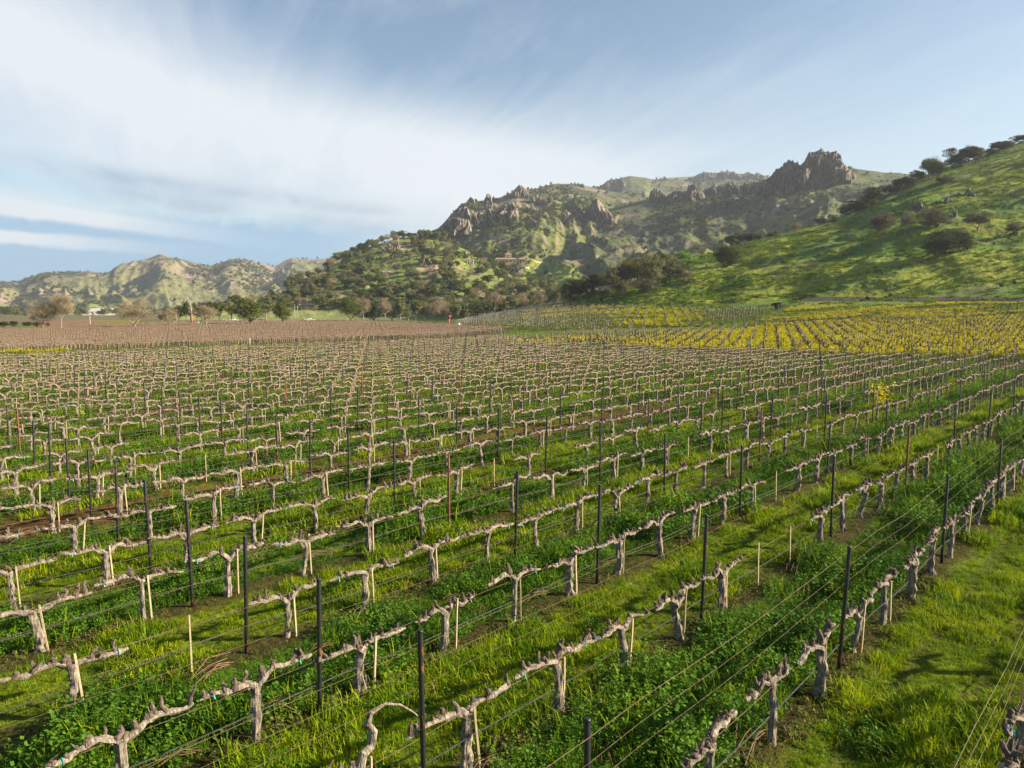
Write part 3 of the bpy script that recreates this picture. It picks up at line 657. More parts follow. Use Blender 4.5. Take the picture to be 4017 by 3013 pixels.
b = MB(); b.box((0, 0, .92), (.05, .05, 1.86), 0); b.box((0, 0, 1.87), (.06, .06, .03), 0); farpost = b.mesh('far post', [M['post']])
if fp:
    P_ = np.array([(p[3], p[4], float(ground_z(p[3], p[4]))) for p in fp]); n_ = len(P_)
    scatter('trellis_posts', P_, np.stack([RNG.normal(0, .02, n_), RNG.normal(0, .02, n_), RNG.random(n_) * 3], -1), np.ones(n_), np.zeros(n_), [farpost], 'thin dark trellis posts in the back of the near block', 'trellis posts')
# --- pale wooden stakes tied beside the vines
def stake_mesh(seed):
    r = random.Random(seed); b = MB(); H = r.uniform(.70, .84); lx = r.choice([0, 0, .05, -.06, .16, -.12]) * r.uniform(.4, 1.1); ly = r.uniform(-.03, .03); n = 5
    pts = [(lx * t, ly * t + .004 * math.sin(t * 6), -.05 + (H + .05) * t) for t in np.linspace(0, 1, n)]
    V = []; w = r.uniform(.010, .014)
    for p in pts: V += [(p[0] - w, p[1] - w, p[2]), (p[0] + w, p[1] - w, p[2]), (p[0] + w, p[1] + w, p[2]), (p[0] - w, p[1] + w, p[2])]
    Fc = [(i * 4 + a, i * 4 + (a + 1) % 4, i * 4 + 4 + (a + 1) % 4, i * 4 + 4 + a) for i in range(n - 1) for a in range(4)] + [(n * 4 - 4, n * 4 - 3, n * 4 - 2, n * 4 - 1)]
    b.add(V, Fc); return b.mesh('vine_stake', [M['stake']])
sm_ = [stake_mesh(i) for i in range(10)]; stakes.sort(); srank = {}
def stake_xy(k, j, x, y, hh): e = .10 + .05 * (hh * 17 % 1); return x + DV[0] * e - NV[0] * .05, y + DV[1] * e - NV[1] * .05
for k in set(s[1] for s in stakes):
    for i, s in enumerate(sorted([s for s in stakes if s[1] == k], key=lambda s: project((s[3], s[4], .5))[0])): srank[(k, s[2])] = i + 1
for q, (yy, k, j, x, y, hh) in enumerate(stakes):
    if (k, j) in MISSING: sx, sy = x, y
    else: sx, sy = stake_xy(k, j, x, y, hh)
    o = link('vine_stake', sm_[int(hh * 331 % 1 * 10)], None, (sx, sy, float(ground_z(sx, sy))), ROWA + (0 if hh * 57 % 1 > .3 else math.pi) + (hh - .5))
    tag(o, 'thin wooden stake, %s from the left in the %s row from the lower right corner' % (ordn(srank[(k, j)]), ROWN(k)), 'stake', 'wooden stakes beside the vines')
# --- wires and drip hoses, one per row
def line_obj(name, k, z, sag, rad, mat, label, cat, group, sides=6):
    s0, s1 = None, None; pts = []
    for s in np.arange(-60, RIGHT_END(k) + 1, 1.52 / 2):
        p = off(k) * NV + s * DV
        if p[1] < 2.0: continue
        px, py = project((p[0], p[1], z))
        if px < -300: continue
        if px > 2500: break
        u = ((s / 1.52 - (.332 + .135 * k) - 2.55) / 4) % 1
        pts.append((p[0], p[1], z - sag * 4 * u * (1 - u) + .012 * math.sin(s * 2.1 + k) + float(ground_z(p[0], p[1])) * .6))
    if len(pts) < 4: return
    b = MB(); b.tube(pts, rad, sides, 0); tag(b.build(name, [M[mat]]), label, cat, group)
for k in range(0, 30):
    line_obj('drip_hose', k, .43, .05, .0085, 'hose', 'black drip irrigation hose strung low along the %s row from the lower right corner' % ROWN(k), 'irrigation hose', 'black drip irrigation hoses along the rows')
    if k < 26: line_obj('trellis_wire', k, .74, .0, .0028, 'wire', 'thin cordon height wire of the %s row from the lower right corner' % ROWN(k), 'wire', 'cordon wires of the trellis')
    if k < 16:
        line_obj('trellis_wire', k, 1.30, .02, .0018, 'wire', 'lower of the foliage wires above the cordons, %s row from lower right corner' % ROWN(k), 'wire', 'foliage wires above the cordons')
        line_obj('trellis_wire', k, 1.52, .02, .0018, 'wire', 'middle foliage wire above the cordons, %s row from the lower right corner' % ROWN(k), 'wire', 'foliage wires above the cordons')
        line_obj('trellis_wire', k, 1.74, .02, .0026 if k in (0, 1) else .0020, 'wire', 'topmost foliage wire, %s row from the lower right corner' % ROWN(k), 'wire', 'foliage wires above the cordons')
# ================================================================== GROUND COVER
def tuft(seed, n, h, spread, w, mats, curl=.5, ms=(0,)):
    r = random.Random(seed); V = []; Fc = []; mi = []
    for _ in range(n):
        a = r.uniform(0, 6.28); d = spread * math.sqrt(r.random()); x, y = d * math.cos(a), d * math.sin(a); b = r.uniform(0, 6.28); l = h * r.uniform(.5, 1.15); c = curl * r.uniform(.2, 1.3)
        ux, uy = math.cos(b), math.sin(b); nx, ny = -uy * w, ux * w; i = len(V)
        V += [(x - nx, y - ny, 0), (x + nx, y + ny, 0), (x + ux * l * c * .3 + nx * .8, y + uy * l * c * .3 + ny * .8, l * .55), (x + ux * l * c * .3 - nx * .8, y + uy * l * c * .3 - ny * .8, l * .55), (x + ux * l * c, y + uy * l * c, l * (1 - .35 * c))]
        Fc += [(i, i + 1, i + 2, i + 3), (i + 3, i + 2, i + 4)]; k_ = r.choice(ms); mi += [k_, k_]
    return mesh_np('tuft', V, Fc, mats, False, fmat=mi)
def broadleaf(seed, n, h, spread, mats, ls=.035):
    r = random.Random(seed); V = []; Fc = []; mi = []
    for s in range(max(3, n // 7)):
        a = r.uniform(0, 6.28); d = spread * math.sqrt(r.random()); x0, y0 = d * math.cos(a), d * math.sin(a); hh = h * r.uniform(.5, 1.1); lx, ly = r.uniform(-.3, .3) * hh, r.uniform(-.3, .3) * hh; i = len(V)
        V += [(x0 - .003, y0, 0), (x0 + .003, y0, 0), (x0 + lx, y0 + ly, hh)]; Fc.append((i, i + 1, i + 2)); mi.append(0)
        for q in range(7):
            t = .25 + .75 * (q + r.random()) / 7; px, py, pz = x0 + lx * t, y0 + ly * t, hh * t; b = r.uniform(0, 6.28); l = ls * r.uniform(.7, 1.5); w = l * r.uniform(.35, .5); up = r.uniform(-.1, .9)
            ux, uy = math.cos(b), math.sin(b); k = math.sqrt(1 + up * up); ux /= k; uy /= k; uz = up / k; nx, ny = -math.sin(b) * w, math.cos(b) * w; i = len(V); g = .01
            px += ux * g; py += uy * g; roll = r.uniform(-.6, .6) * w
            V += [(px, py, pz), (px + ux * l * .5 + nx, py + uy * l * .5 + ny, pz + uz * l * .5 + roll), (px + ux * l * 1.1, py + uy * l * 1.1, pz + uz * l), (px + ux * l * .5 - nx, py + uy * l * .5 - ny, pz + uz * l * .5 - roll)]
            Fc.append((i, i + 1, i + 2, i + 3)); mi.append(0)
    return mesh_np('broadleaf', V, Fc, mats, False, fmat=mi)
gm = [M['blade'], M['bladedark'], M['dry']]
fine = [tuft(i, 46, .12, .13, .0045, gm, .9, (0, 0, 0, 0, 0, 0, 1, 1, 2)) for i in range(5)] + [tuft(20 + i, 40, .17, .12, .0045, gm, .7, (0, 0, 1)) for i in range(3)]
broad = [broadleaf(40 + i, 64, .14 + .03 * i, .14, [M['broad']], .018 + .002 * i) for i in range(4)] + [broadleaf(50, 60, .26, .12, [M['broad']], .026)] + [broadleaf(52 + i, 56, .20 + .05 * i, .13, [M['broad']], .022) for i in range(2)] + [tuft(60, 30, .26, .12, .005, gm, .6, (1, 1, 0))]
weeds = [broadleaf(70 + i, 30, .08, .12, [M['weed']], .022) for i in range(3)] + [tuft(80 + i, 24, .07, .13, .004, gm, 1.1, (0, 1, 2, 2)) for i in range(2)]
def cover(y0, y1, dens, seed):
    """random ground points in view between two distances"""
    r = np.random.default_rng(seed); m = 0.80; area = (y1 ** 2 - y0 ** 2) * m; n = int(area * dens)
    Y = np.sqrt(r.random(n) * (y1 ** 2 - y0 ** 2) + y0 ** 2); X = (r.random(n) * 2 - 1) * m * Y; return X, Y, r
def add_cover(y0, y1, dens, sc, seed, lists):
    X, Y, r = cover(y0, y1, dens, seed); kk, ss = kfrac(X, Y); Rr = np.where(kk > 8, 86, 95)
    keep = (kk < 39.8) & (ss < Rr); X, Y, kk, ss = X[keep], Y[keep], kk[keep], ss[keep]; n = len(X)
    fk = np.abs(kk - np.round(kk)); gap = np.floor(kk).astype(int); odd = gap % 2 != 0; u = r.random(n)
    nz = fbm(X * .8, Y * .8, o=3, seed=91); n2 = fbm(X * 2.3, Y * 2.3, o=3, seed=92)
    under = fk + (nz - .5) * .22 < .13
    till = (np.abs(kk - 8.42) < .42) | (np.abs(kk - 16.42) < .42) | (np.abs(kk - 24.42) < .42)
    isb = odd & ~under & (nz + n2 * .4 > (.43 + .05 * sstep(np.hypot(X, Y), 15, 60))) ; isb |= (~odd & ~under & (n2 > .70) & (u < .6))
    isf = ~under & ~isb; patch = n2 > .66
    wd = under & (u < .42)
    kf = isf & ~(patch & (u < .55)) & ~till; kb = isb & ~till; wd |= till & (u < .12)
    Z = ground_z(X, Y)
    for key, msk, srcn, s0 in (('fine', kf, 8, 1.0), ('broad', kb, 8, 1.0), ('weed', wd, 5, 1.0)):
        c = int(msk.sum()); s = sc * (.75 + .6 * r.random(c)) * s0
        s = s * (.45 + 1.1 * sstep(nz[msk], .25, .75)) * np.where((np.abs(fk[msk] - .31) < .055) & ~odd[msk], .55, 1.0)
        lists[key].append((np.stack([X[msk], Y[msk], Z[msk] - .01], -1), np.stack([r.normal(0, .12, c), r.normal(0, .12, c), r.random(c) * 6.28], -1), s, r.integers(0, srcn, c)))
LL = {'fine': [], 'broad': [], 'weed': []}
add_cover(5.0, 16, 85, 1.0, 1, LL); add_cover(16, 34, 34, 1.5, 2, LL); add_cover(34, 62, 11, 2.0, 3, LL); add_cover(62, 112, 2.2, 2.6, 4, LL)
def sc_out(key, name, srcs, label, cat):
    L = LL[key]; scatter(name, np.concatenate([a[0] for a in L]), np.concatenate([a[1] for a in L]), np.concatenate([a[2] for a in L]), np.concatenate([a[3] for a in L]), srcs, label, cat)
sc_out('fine', 'grass', fine, 'short yellow green grass in the alleys between vine rows', 'grass')
sc_out('broad', 'cover_crop', broad, 'dark green leafy cover crop in every other alley', 'cover crop')
sc_out('weed', 'weeds', weeds, 'sparse low weeds on bare soil under the vines', 'weeds')
# long blades and thin prunings lying about
X, Y, r = cover(5, 30, 1.1, 9); kk, ss = kfrac(X, Y); kp = (np.floor(kk).astype(int) % 2 != 0); X, Y = X[kp], Y[kp]; n_ = len(X)
def cane(seed):
    r = random.Random(seed); b = MB()
    for q in range(r.randint(2, 6)):
        x, y = r.uniform(-.2, .2), r.uniform(-.1, .1); l = r.uniform(.2, .6); c = r.uniform(-.1, .1)
        b.tube([(x - l / 2, y, .10), (x, y + c, .14 + r.uniform(0, .05)), (x + l / 2, y + c * .5, .11)], .0035, 4, 0)
    return b.mesh('prunings', [M['dry']])
scatter('prunings', np.stack([X, Y, ground_z(X, Y)], -1), np.stack([r.normal(0, .1, n_), r.normal(0, .1, n_), ROWA + r.normal(0, .5, n_)], -1), .8 + .6 * r.random(n_), r.integers(0, 4, n_), [cane(i) for i in range(4)], 'thin reddish vine prunings strewn over the leafy alleys', 'prunings')
# ================================================================== THE BLOCKS BEYOND
def pick(n): return RNG.integers(0, 8, n)
# brown block on the left, same lattice
def lattice_pts(k0, k1, j0, j1, dk=2.28, da=1.52, phi=PHI, o0=0, shift=.135):
    K, J = np.meshgrid(np.arange(k0, k1), np.arange(j0, j1)); d = np.array([math.sin(phi), math.cos(phi)]); n = np.array([-math.cos(phi), math.sin(phi)])
    o = (3.34 if phi == PHI else o0) + dk * (K - 1); s = da * (J + .332 + shift * K); return (o[..., None] * n + s[..., None] * d).reshape(-1, 2), K.ravel(), J.ravel()
def inpoly(P, poly):
    Z = ground_z(P[:, 0], P[:, 1]); px, py = project(np.column_stack([P, Z])); ok = (P[:, 1] > 20) & pip(np.nan_to_num(px, nan=-1e6), np.nan_to_num(py, nan=-1e6), poly); return ok, Z, px, py
blows = []
for i in range(8):
    vp = vine_parts(400 + i, False, True, None, 1.25); b = MB(); b.v = list(vp['trunk'].v); b.f = list(vp['trunk'].f); b.n = vp['trunk'].n
    for a in vp['arms']: o_ = b.n; b.v += a.v; b.f += [tuple(i_ + o_ for i_ in f) for f in a.f]; b.n += a.n
    b.m = [0] * len(b.f); blows.append(b.mesh('brown vine', [M['brownbark']], False))
P, K, J = lattice_pts(47, 150, -60, 150); ok, Z, px, py = inpoly(P, P_BROWN); ok &= (px > -40) & (px < 2250)
R2 = np.hypot(P[:, 0], P[:, 1]); keep = ok & ((R2 < 175) | (RNG.random(len(P)) < .75)); Pk = np.column_stack([P, Z])[keep]; n_ = len(Pk)
scatter('grapevines', Pk, np.stack([np.zeros(n_), np.zeros(n_), ROWA + math.pi * (RNG.random(n_) > .5)], -1), 1.0 + .35 * RNG.random(n_), pick(n_), blows, 'brown dormant grapevines of the wide block beyond the grass strip', 'grapevines')
pk = ok & (J % 4 == 1) & (R2 < 260); Pk = np.column_stack([P + DV * .7, Z])[pk]; n_ = len(Pk)
b = MB(); b.box((0, 0, .95), (.055, .055, 1.9), 0); b.box((0, 0, 1.9), (.065, .065, .03), 0); brownpost = b.mesh('brown post', [simple('rusty brown post', (.14, .08, .05), .8)])
scatter('trellis_posts', Pk, np.stack([RNG.normal(0, .02, n_), RNG.normal(0, .02, n_), RNG.random(n_) * 3], -1), np.ones(n_), np.zeros(n_), [brownpost, ], 'rusty brown posts standing in the brown dormant block', 'trellis posts')
# mustard block on the right: head high wooden posts with dark vines, rows across the view
MPH = R_(97)
def darkvine(seed):
    r = random.Random(seed); b = MB(); H = r.uniform(.75, .95); b.tube([(0, 0, 0), (r.uniform(-.04, .04), .02, H * .5), (0, 0, H)], [.045, .04, .05], 6)
    for q in range(r.randint(4, 6)):
        a = r.uniform(0, 6.28); l = r.uniform(.15, .42); b.tube([(0, 0, H - .03), (math.cos(a) * l * .6, math.sin(a) * l * .4, H + r.uniform(.0, .12)), (math.cos(a) * l, math.sin(a) * l * .6, H + r.uniform(.05, .30))], [.035, .032, .02], 5)
    return b.mesh('dark vine', [M['farbark2']])
dv = [darkvine(i) for i in range(6)]
P, K, J = lattice_pts(-80, 60, -60, 160, 2.5, 1.75, MPH, 0, .31); ok, Z, px, py = inpoly(P, P_MUST); ok &= (px > 1085) & (px < 2260)
Pk = np.column_stack([P, Z])[ok]; n_ = len(Pk)
scatter('grapevines', Pk, np.stack([np.zeros(n_), np.zeros(n_), -MPH + math.pi / 2 + RNG.normal(0, .3, n_)], -1), 1.0 + .3 * RNG.random(n_), RNG.integers(0, 6, n_), dv, 'dark head trained grapevines standing in yellow mustard', 'grapevines')
gpm = []
for i in range(3):
    b = MB(); H = 1.62 + .1 * i; b.tube([(0, 0, -.1), (.01 * i, 0, H * .5), (.02 * i, .01, H)], [.047, .044, .04], 8); gpm.append(b.mesh('vineyard_post', [M['greypost']], False))
order = np.argsort(Pk[:, 1]); mp = Pk[order] + np.array([.10, -.06, 0]); lean = RNG.normal(0, .025, (len(mp), 2))
rowid = {}
kk_m = K[ok][order]
NP = 300
prow = {}
for i in range(min(NP, len(mp))): prow.setdefault(int(kk_m[i]), []).append(i)
rows_sorted = sorted(prow, key=lambda k: np.mean(mp[prow[k], 1])); pos = {}
for ri, k in enumerate(rows_sorted):
    for ci, i in enumerate(sorted(prow[k], key=lambda i: mp[i, 0])): pos[i] = (ri + 1, ci + 1)
for i in range(min(NP, len(mp))):
    o = link('vineyard_post', gpm[i % 3], None, tuple(mp[i])); o.rotation_euler = (lean[i, 0], lean[i, 1], 0)
    tag(o, 'grey wooden post, %s from left in the %s mustard row from the front' % (ordn(pos[i][1]) if pos[i][1] <= 40 else 'far right', ordn(min(40, pos[i][0]))), 'vineyard post', 'grey wooden posts in the mustard block')
if len(mp) > NP:
    q = mp[NP:]; scatter('vineyard_posts', q, np.column_stack([lean[NP:], np.zeros(len(q))]), np.ones(len(q)), RNG.integers(0, 3, len(q)), gpm, 'grey wooden posts farther back among the mustard', 'vineyard posts')
def mustard(seed):
    r = random.Random(seed); V = []; Fc = []; mi = []
    for s in range(14):
        a = r.uniform(0, 6.28); d = .45 * math.sqrt(r.random()); x, y = d * math.cos(a), d * math.sin(a); h = r.uniform(.35, .75); i = len(V)
        V += [(x - .02, y, 0), (x + .02, y, 0), (x + .01, y, h)]; Fc.append((i, i + 1, i + 2)); mi.append(1)
        for q in range(8):
            f = q < 5; l = .05 if f else .09; z = h * (r.uniform(.82, 1.08) if f else r.uniform(.2, .75)); cx, cy = x + r.uniform(-.08, .08), y + r.uniform(-.08, .08); i = len(V); b_ = r.uniform(0, 3.14); c_, s_ = math.cos(b_) * l, math.sin(b_) * l; t = r.uniform(-.5, .5) * l
            V += [(cx - c_, cy - s_, z - t), (cx + s_, cy - c_, z + r.uniform(-.5, .5) * l), (cx + c_, cy + s_, z + t), (cx - s_, cy + c_, z + r.uniform(.2, .9) * l)]; Fc.append((i, i + 1, i + 2, i + 3)); mi.append(0 if f else 1)
    return mesh_np('mustard', V, Fc, [M['yellow'], M['mstem']], False, fmat=mi)
must_src = [mustard(i) for i in range(5)] + [tuft(90 + i, 50, .45, .4, .02, [M['mstem'], M['bladedark']], .6, (0, 0, 1)) for i in range(3)]
def scat_poly(poly, n, y0, y1, x0, x1, dens, seed):
    r = np.random.default_rng(seed); X = r.uniform(x0, x1, n); Y = r.uniform(y0, y1, n); P = np.column_stack([X, Y]); ok, Z, px, py = inpoly(P, poly); return np.column_stack([P, Z])[ok], px[ok], py[ok], r
Pm, px, py, r = scat_poly(P_MUST, 90000, 70, 235, -10, 190, 1, 5)
nz = fbm(Pm[:, 0] * .10, Pm[:, 1] * .18, o=4, seed=95); yl = nz + .26 * sstep(px, 1250, 1750) + .20 * (py > 740) * (px < 1500) - .12
u = r.random(len(Pm)); isy = u < sstep(yl, .38, .60) * .78; Rm = np.hypot(Pm[:, 0], Pm[:, 1]); kp = (u < .93) & (r.random(len(Pm)) < np.where(Rm < 120, 1.0, .75)); idx_ = np.where(isy, r.integers(0, 5, len(Pm)), r.integers(5, 8, len(Pm)))
Pm, idx_ = Pm[kp], idx_[kp]; n_ = len(Pm)
scatter('mustard', Pm, np.stack([r.normal(0, .1, n_), r.normal(0, .1, n_), r.random(n_) * 6.28], -1), .8 + .7 * r.random(n_), idx_, must_src, 'bright yellow flowering mustard carpeting the right hand block', 'mustard')
# slope block: fine vines, pale stakes, patches of mustard
SPH = R_(11)
P, K, J = lattice_pts(-160, 60, 60, 260, 2.4, 1.6, SPH, 0, .1); ok, Z, px, py = inpoly(P, P_SLOPE); Pk = np.column_stack([P, Z])[ok]; n_ = len(Pk); pxk = px[ok]; Kk = K[ok]; Jk = J[ok]
slow = [darkvine(20 + i) for i in range(3)] + blows[:3]
w_ = RNG.random(n_) < .85
scatter('grapevines', Pk[w_], np.stack([np.zeros(w_.sum()), np.zeros(w_.sum()), -SPH + math.pi / 2 + RNG.normal(0, .2, w_.sum())], -1), .9 + .3 * RNG.random(w_.sum()), RNG.integers(0, 6, w_.sum()), slow, 'fine dormant grapevines on the gentle slope below the trees', 'grapevines')
b = MB(); b.box((0, 0, .85), (.06, .06, 1.7), 0); b.box((0, 0, 1.7), (.07, .07, .03), 0); pstk = b.mesh('pale stake', [simple('pale grey stake', (.62, .58, .48), .8)])
w_ = ((Jk % 4 == 0) & (RNG.random(n_) < .9)) | ((pxk < 1230) & (Jk % 2 == 0)); q = Pk[w_]
scatter('vineyard_stakes', q, np.stack([RNG.normal(0, .03, len(q)), RNG.normal(0, .03, len(q)), np.zeros(len(q))], -1), np.ones(len(q)), np.zeros(len(q)), [pstk], 'pale stakes dotted over the sloping block below the trees', 'vineyard stakes')
Ps, px, py, r = scat_poly(P_SLOPE, 70000, 150, 340, -45, 120, 1, 6)
nz = fbm(Ps[:, 0] * .07, Ps[:, 1] * .12, o=4, seed=97); kp = (r.random(len(Ps)) < .55) & (px > 1000); isy = (r.random(len(Ps)) < sstep(nz + .05 * sstep(px, 1200, 1500), .56, .66) * .42) & (px > 1130); idx_ = np.where(isy, r.integers(0, 5, len(Ps)), r.integers(5, 8, len(Ps)))
kp &= isy | (r.random(len(Ps)) < .6); Ps, idx_ = Ps[kp], idx_[kp]; n_ = len(Ps)
scatter('mustard', Ps, np.stack([r.normal(0, .1, n_), r.normal(0, .1, n_), r.random(n_) * 6.28], -1), .8 + .6 * r.random(n_), idx_, must_src, 'patches of mustard and grass between the vines on the slope', 'mustard')
Pt, px, py, r = scat_poly(P_TERR, 50000, 130, 232, 40, 230, 1, 16)
nz = fbm(Pt[:, 0] * .05, Pt[:, 1] * .15, o=4, seed=98); isy = r.random(len(Pt)) < sstep(nz + .10 * np.exp(-((py - 677) / 7.0) ** 2), .58, .66) * .6; idx_ = np.where(isy, r.integers(0, 5, len(Pt)), r.integers(5, 8, len(Pt))); kp = isy | (r.random(len(Pt)) < .25)
Pt, idx_ = Pt[kp], idx_[kp]; n_ = len(Pt)
scatter('mustard', Pt, np.stack([r.normal(0, .1, n_), r.normal(0, .1, n_), r.random(n_) * 6.28], -1), .7 + .5 * r.random(n_), idx_, must_src, 'yellow mustard patches on the terraces under the grassy hill', 'mustard')
P, K, J = lattice_pts(-120, 60, -20, 260, 3.1, 1.6, R_(95), 0, .1); ok, Z, px, py = inpoly(P, P_TERR); Pk = np.column_stack([P, Z])[ok]; n_ = len(Pk)
scatter('grapevines', Pk, np.stack([np.zeros(n_), np.zeros(n_), R_(-5) + RNG.normal(0, .2, n_)], -1), .8 + .2 * RNG.random(n_), RNG.integers(0, 6, n_), slow, 'small dark vines in level rows on the terraces under the hill', 'grapevines')
# grass strip between the blocks
Pg, px, py, r = scat_poly([(-100, 800), (-100, 758), (300, 752), (600, 745), (880, 739), (1090, 736), (1100, 750), (1000, 742), (800, 748), (500, 757), (0, 786)], 30000, 60, 140, -75, 0, 1, 11); kk, ss = kfrac(Pg[:, 0], Pg[:, 1]); kp = (kk > 39.4) & (kk < 46.8); Pg = Pg[kp]; n_ = len(Pg)
isy = fbm(Pg[:, 0] * .12, Pg[:, 1] * .12, o=3, seed=88) > .64; idx_ = np.where(isy & (r.random(n_) < .5), r.integers(0, 5, n_), r.integers(5, 8, n_))
scatter('grass', Pg, np.stack([r.normal(0, .1, n_), r.normal(0, .1, n_), r.random(n_) * 6.28], -1), .5 + .4 * r.random(n_), idx_, must_src, 'grass strip with a few yellow flowers between two vine blocks', 'grass')
# ================================================================== TREES
LM = {'oak': leafmat('oak leaves', (.13, .15, .030), (.065, .085, .018), .15, .15, .35), 'olive': leafmat('grey olive leaves', (.19, .19, .070), (.10, .115, .042), .12, .12, .5),
      'dark': leafmat('dark oak leaves', (.060, .078, .020), (.030, .042, .012), .12, .2, .4), 'bare': leafmat('bare twigs', (.33, .27, .165), (.22, .175, .105), .05, .4, .3),
      'bright': leafmat('fresh green leaves', (.20, .30, .03), (.12, .20, .02), .3, .3, .3), 'amber': leafmat('amber oak leaves', (.23, .18, .04), (.08, .09, .025), .15, .12, .25), 'brown': leafmat('brownish leaves', (.17, .145, .08), (.095, .09, .05), .1, .3, .4)}
def tree_mesh(seed, kind, n=5000, ls=.22, low=.32, trunkr=.035, flat_=1.0, forks=4, lean=0.0, clumps=46):
    """unit tree: 1 m high, crown about 1 m wide; ls = leaf size as a share of 10 m"""
    r = random.Random(seed); g = np.random.default_rng(seed); b = MB(); tips = []; ls *= .1
    def limb(p, d, l, rad, depth):
        pts = [p]; q = 4
        for i in range(q):
            d = d + np.array([r.uniform(-.35, .35), r.uniform(-.35, .35), r.uniform(-.12, .22)]); d /= np.linalg.norm(d); pts.append(pts[-1] + d * l / q)
        b.tube(pts, np.linspace(rad, rad * .55, q + 1), 6 if depth < 2 else 4, 0, False)
        if depth >= 3: tips.append(pts[-1]); return
        for c in range(r.randint(2, 3)):
            dd = d + np.array([r.uniform(-1, 1), r.uniform(-1, 1), r.uniform(-.35, .55)]) * .95; dd /= np.linalg.norm(dd); limb(pts[-1], dd, l * r.uniform(.6, .85), rad * .55, depth + 1)
        if depth >= 1: tips.append(pts[2])
    tp = [np.array([0, 0, -.03]), np.array([lean * .1, 0, low * .4]), np.array([lean * .25, .01, low * .8])]
    b.tube(tp, [trunkr * 1.25, trunkr, trunkr * .85], 8, 0, False)
    for f in range(forks):
        a = f * 6.28 / forks + r.uniform(-.5, .5); d = np.array([math.cos(a) * .75, math.sin(a) * .75, .62]); d /= np.linalg.norm(d); limb(tp[-1], d, .22, trunkr * .6, 1)
    tr = b.mesh('trunk', [M['paletrunk'] if kind in ('bare', 'olive') else M['treebark']], True)
    # crown: uneven clumps in a lobed volume
    cen = []; ax = np.array([.5 * r.uniform(.85, 1.05), .5 * r.uniform(.8, 1.05), .5 * (1 - low) * 1.05]); c0 = np.array([lean * .3, 0, low + (1 - low) * .50])
    lob = [r.uniform(0, 6.28) for _ in range(3)]
    while len(cen) < clumps:
        u = g.normal(size=3); u /= np.linalg.norm(u); a = math.atan2(u[1], u[0]); rad = g.random() ** .45 * (.80 + .16 * math.sin(2 * a + lob[0]) + .10 * math.sin(3 * a + lob[1]) + .10 * math.sin(5 * u[2] + lob[2]))
        p = c0 + u * ax * rad
        if p[2] < low * .8 + .05: continue
        cen.append(p)
    cen = np.array(cen); cr = g.uniform(.075, .15, len(cen)) * (1.0 if kind != 'bare' else 1.25); per = n // len(cen); P = []; Nn = []
    for c, q in zip(cen, cr):
        u = g.normal(size=(per, 3)); u /= np.linalg.norm(u, axis=1)[:, None]; rad = g.random(per) ** (.33 if kind != 'bare' else .6); sq = np.array([1.25, 1.25, .78 * flat_])
        P.append(c + u * sq * (rad * q)[:, None]); Nn.append(u)
    P = np.concatenate(P); Nn = np.concatenate(Nn); m = len(P)
    d1 = g.normal(size=(m, 3)); N2 = Nn * .9 + g.normal(size=(m, 3)) * .7 + np.array([0, 0, .3]); N2 /= np.linalg.norm(N2, axis=1)[:, None]
    d1 -= N2 * (d1 * N2).sum(1)[:, None]; d1 /= np.linalg.norm(d1, axis=1)[:, None]; d2 = np.cross(N2, d1)
    L = ls * g.uniform(.6, 1.4, m)[:, None]; Wd = L * (.62 if kind != 'bare' else .075); 
    if kind == 'bare': L = L * 2.4
    V = np.stack([P - d1 * L * .5, P + d2 * Wd * .5, P + d1 * L * .5, P - d2 * Wd * .5], 1).reshape(-1, 3)
    Fc = np.arange(m * 4).reshape(m, 4); cw = mesh_np('crown', V, Fc, [LM[kind]], False); return tr, cw
TP = {}
def tp(kind, var, detail):
    k = (kind, var, detail)
    if k not in TP:
        kd = {'tallbare': 'bare', 'dome': 'brown', 'low': 'dark'}.get(kind, kind); n, ls = {2: (10000, .32), 1: (3400, .56), 0: (900, .85)}[detail]
        low = {'tallbare': .42, 'dome': .02, 'low': .04, 'bare': .26, 'dark': .13}.get(kind, .20)
        if kd == 'bare': n = int(n * 1.5)
        TP[k] = tree_mesh(hash((ord(kind[0]), len(kind), var, detail)) % 9999, kd, n, ls, low, .022 if kind == 'tallbare' else .03, 1.0, 4 if kind != 'dome' else 5, 0, {2: 70, 1: 48, 0: 22}[detail])
    return TP[k]
def tree(px, py, wpx, hpx, kind, label, surf=None, cat='tree', group=None, var=0, detail=2, R=None, name=None, sink=.02):
    if surf is None: x, y, z = hitg(px, py)
    else: x, y, z = surf.hit(px, py)
    if R is not None:
        a, s = ray(px, py); x, y, z = R * math.sin(a), R * math.cos(a), CAMH + R * float(s)
    D = y * cp + (CAMH - z) * sp; h = hpx * D / F; w = wpx * D / F; tr, cw = tp(kind, var, detail)
    nm = name or {'dark': 'oak_tree', 'low': 'oak_tree', 'oak': 'oak_tree', 'olive': 'oak_tree', 'amber': 'oak_tree', 'bare': 'bare_tree', 'tallbare': 'bare_tree', 'bright': 'leafy_tree', 'dome': 'bush'}[kind]
    t = empty(nm, (x, y, z - h * sink), (px * .37 + var) % 6.28, (w, w, h)); tag(t, label, cat, group); link('trunk', tr, t); link('crown', cw, t); return t
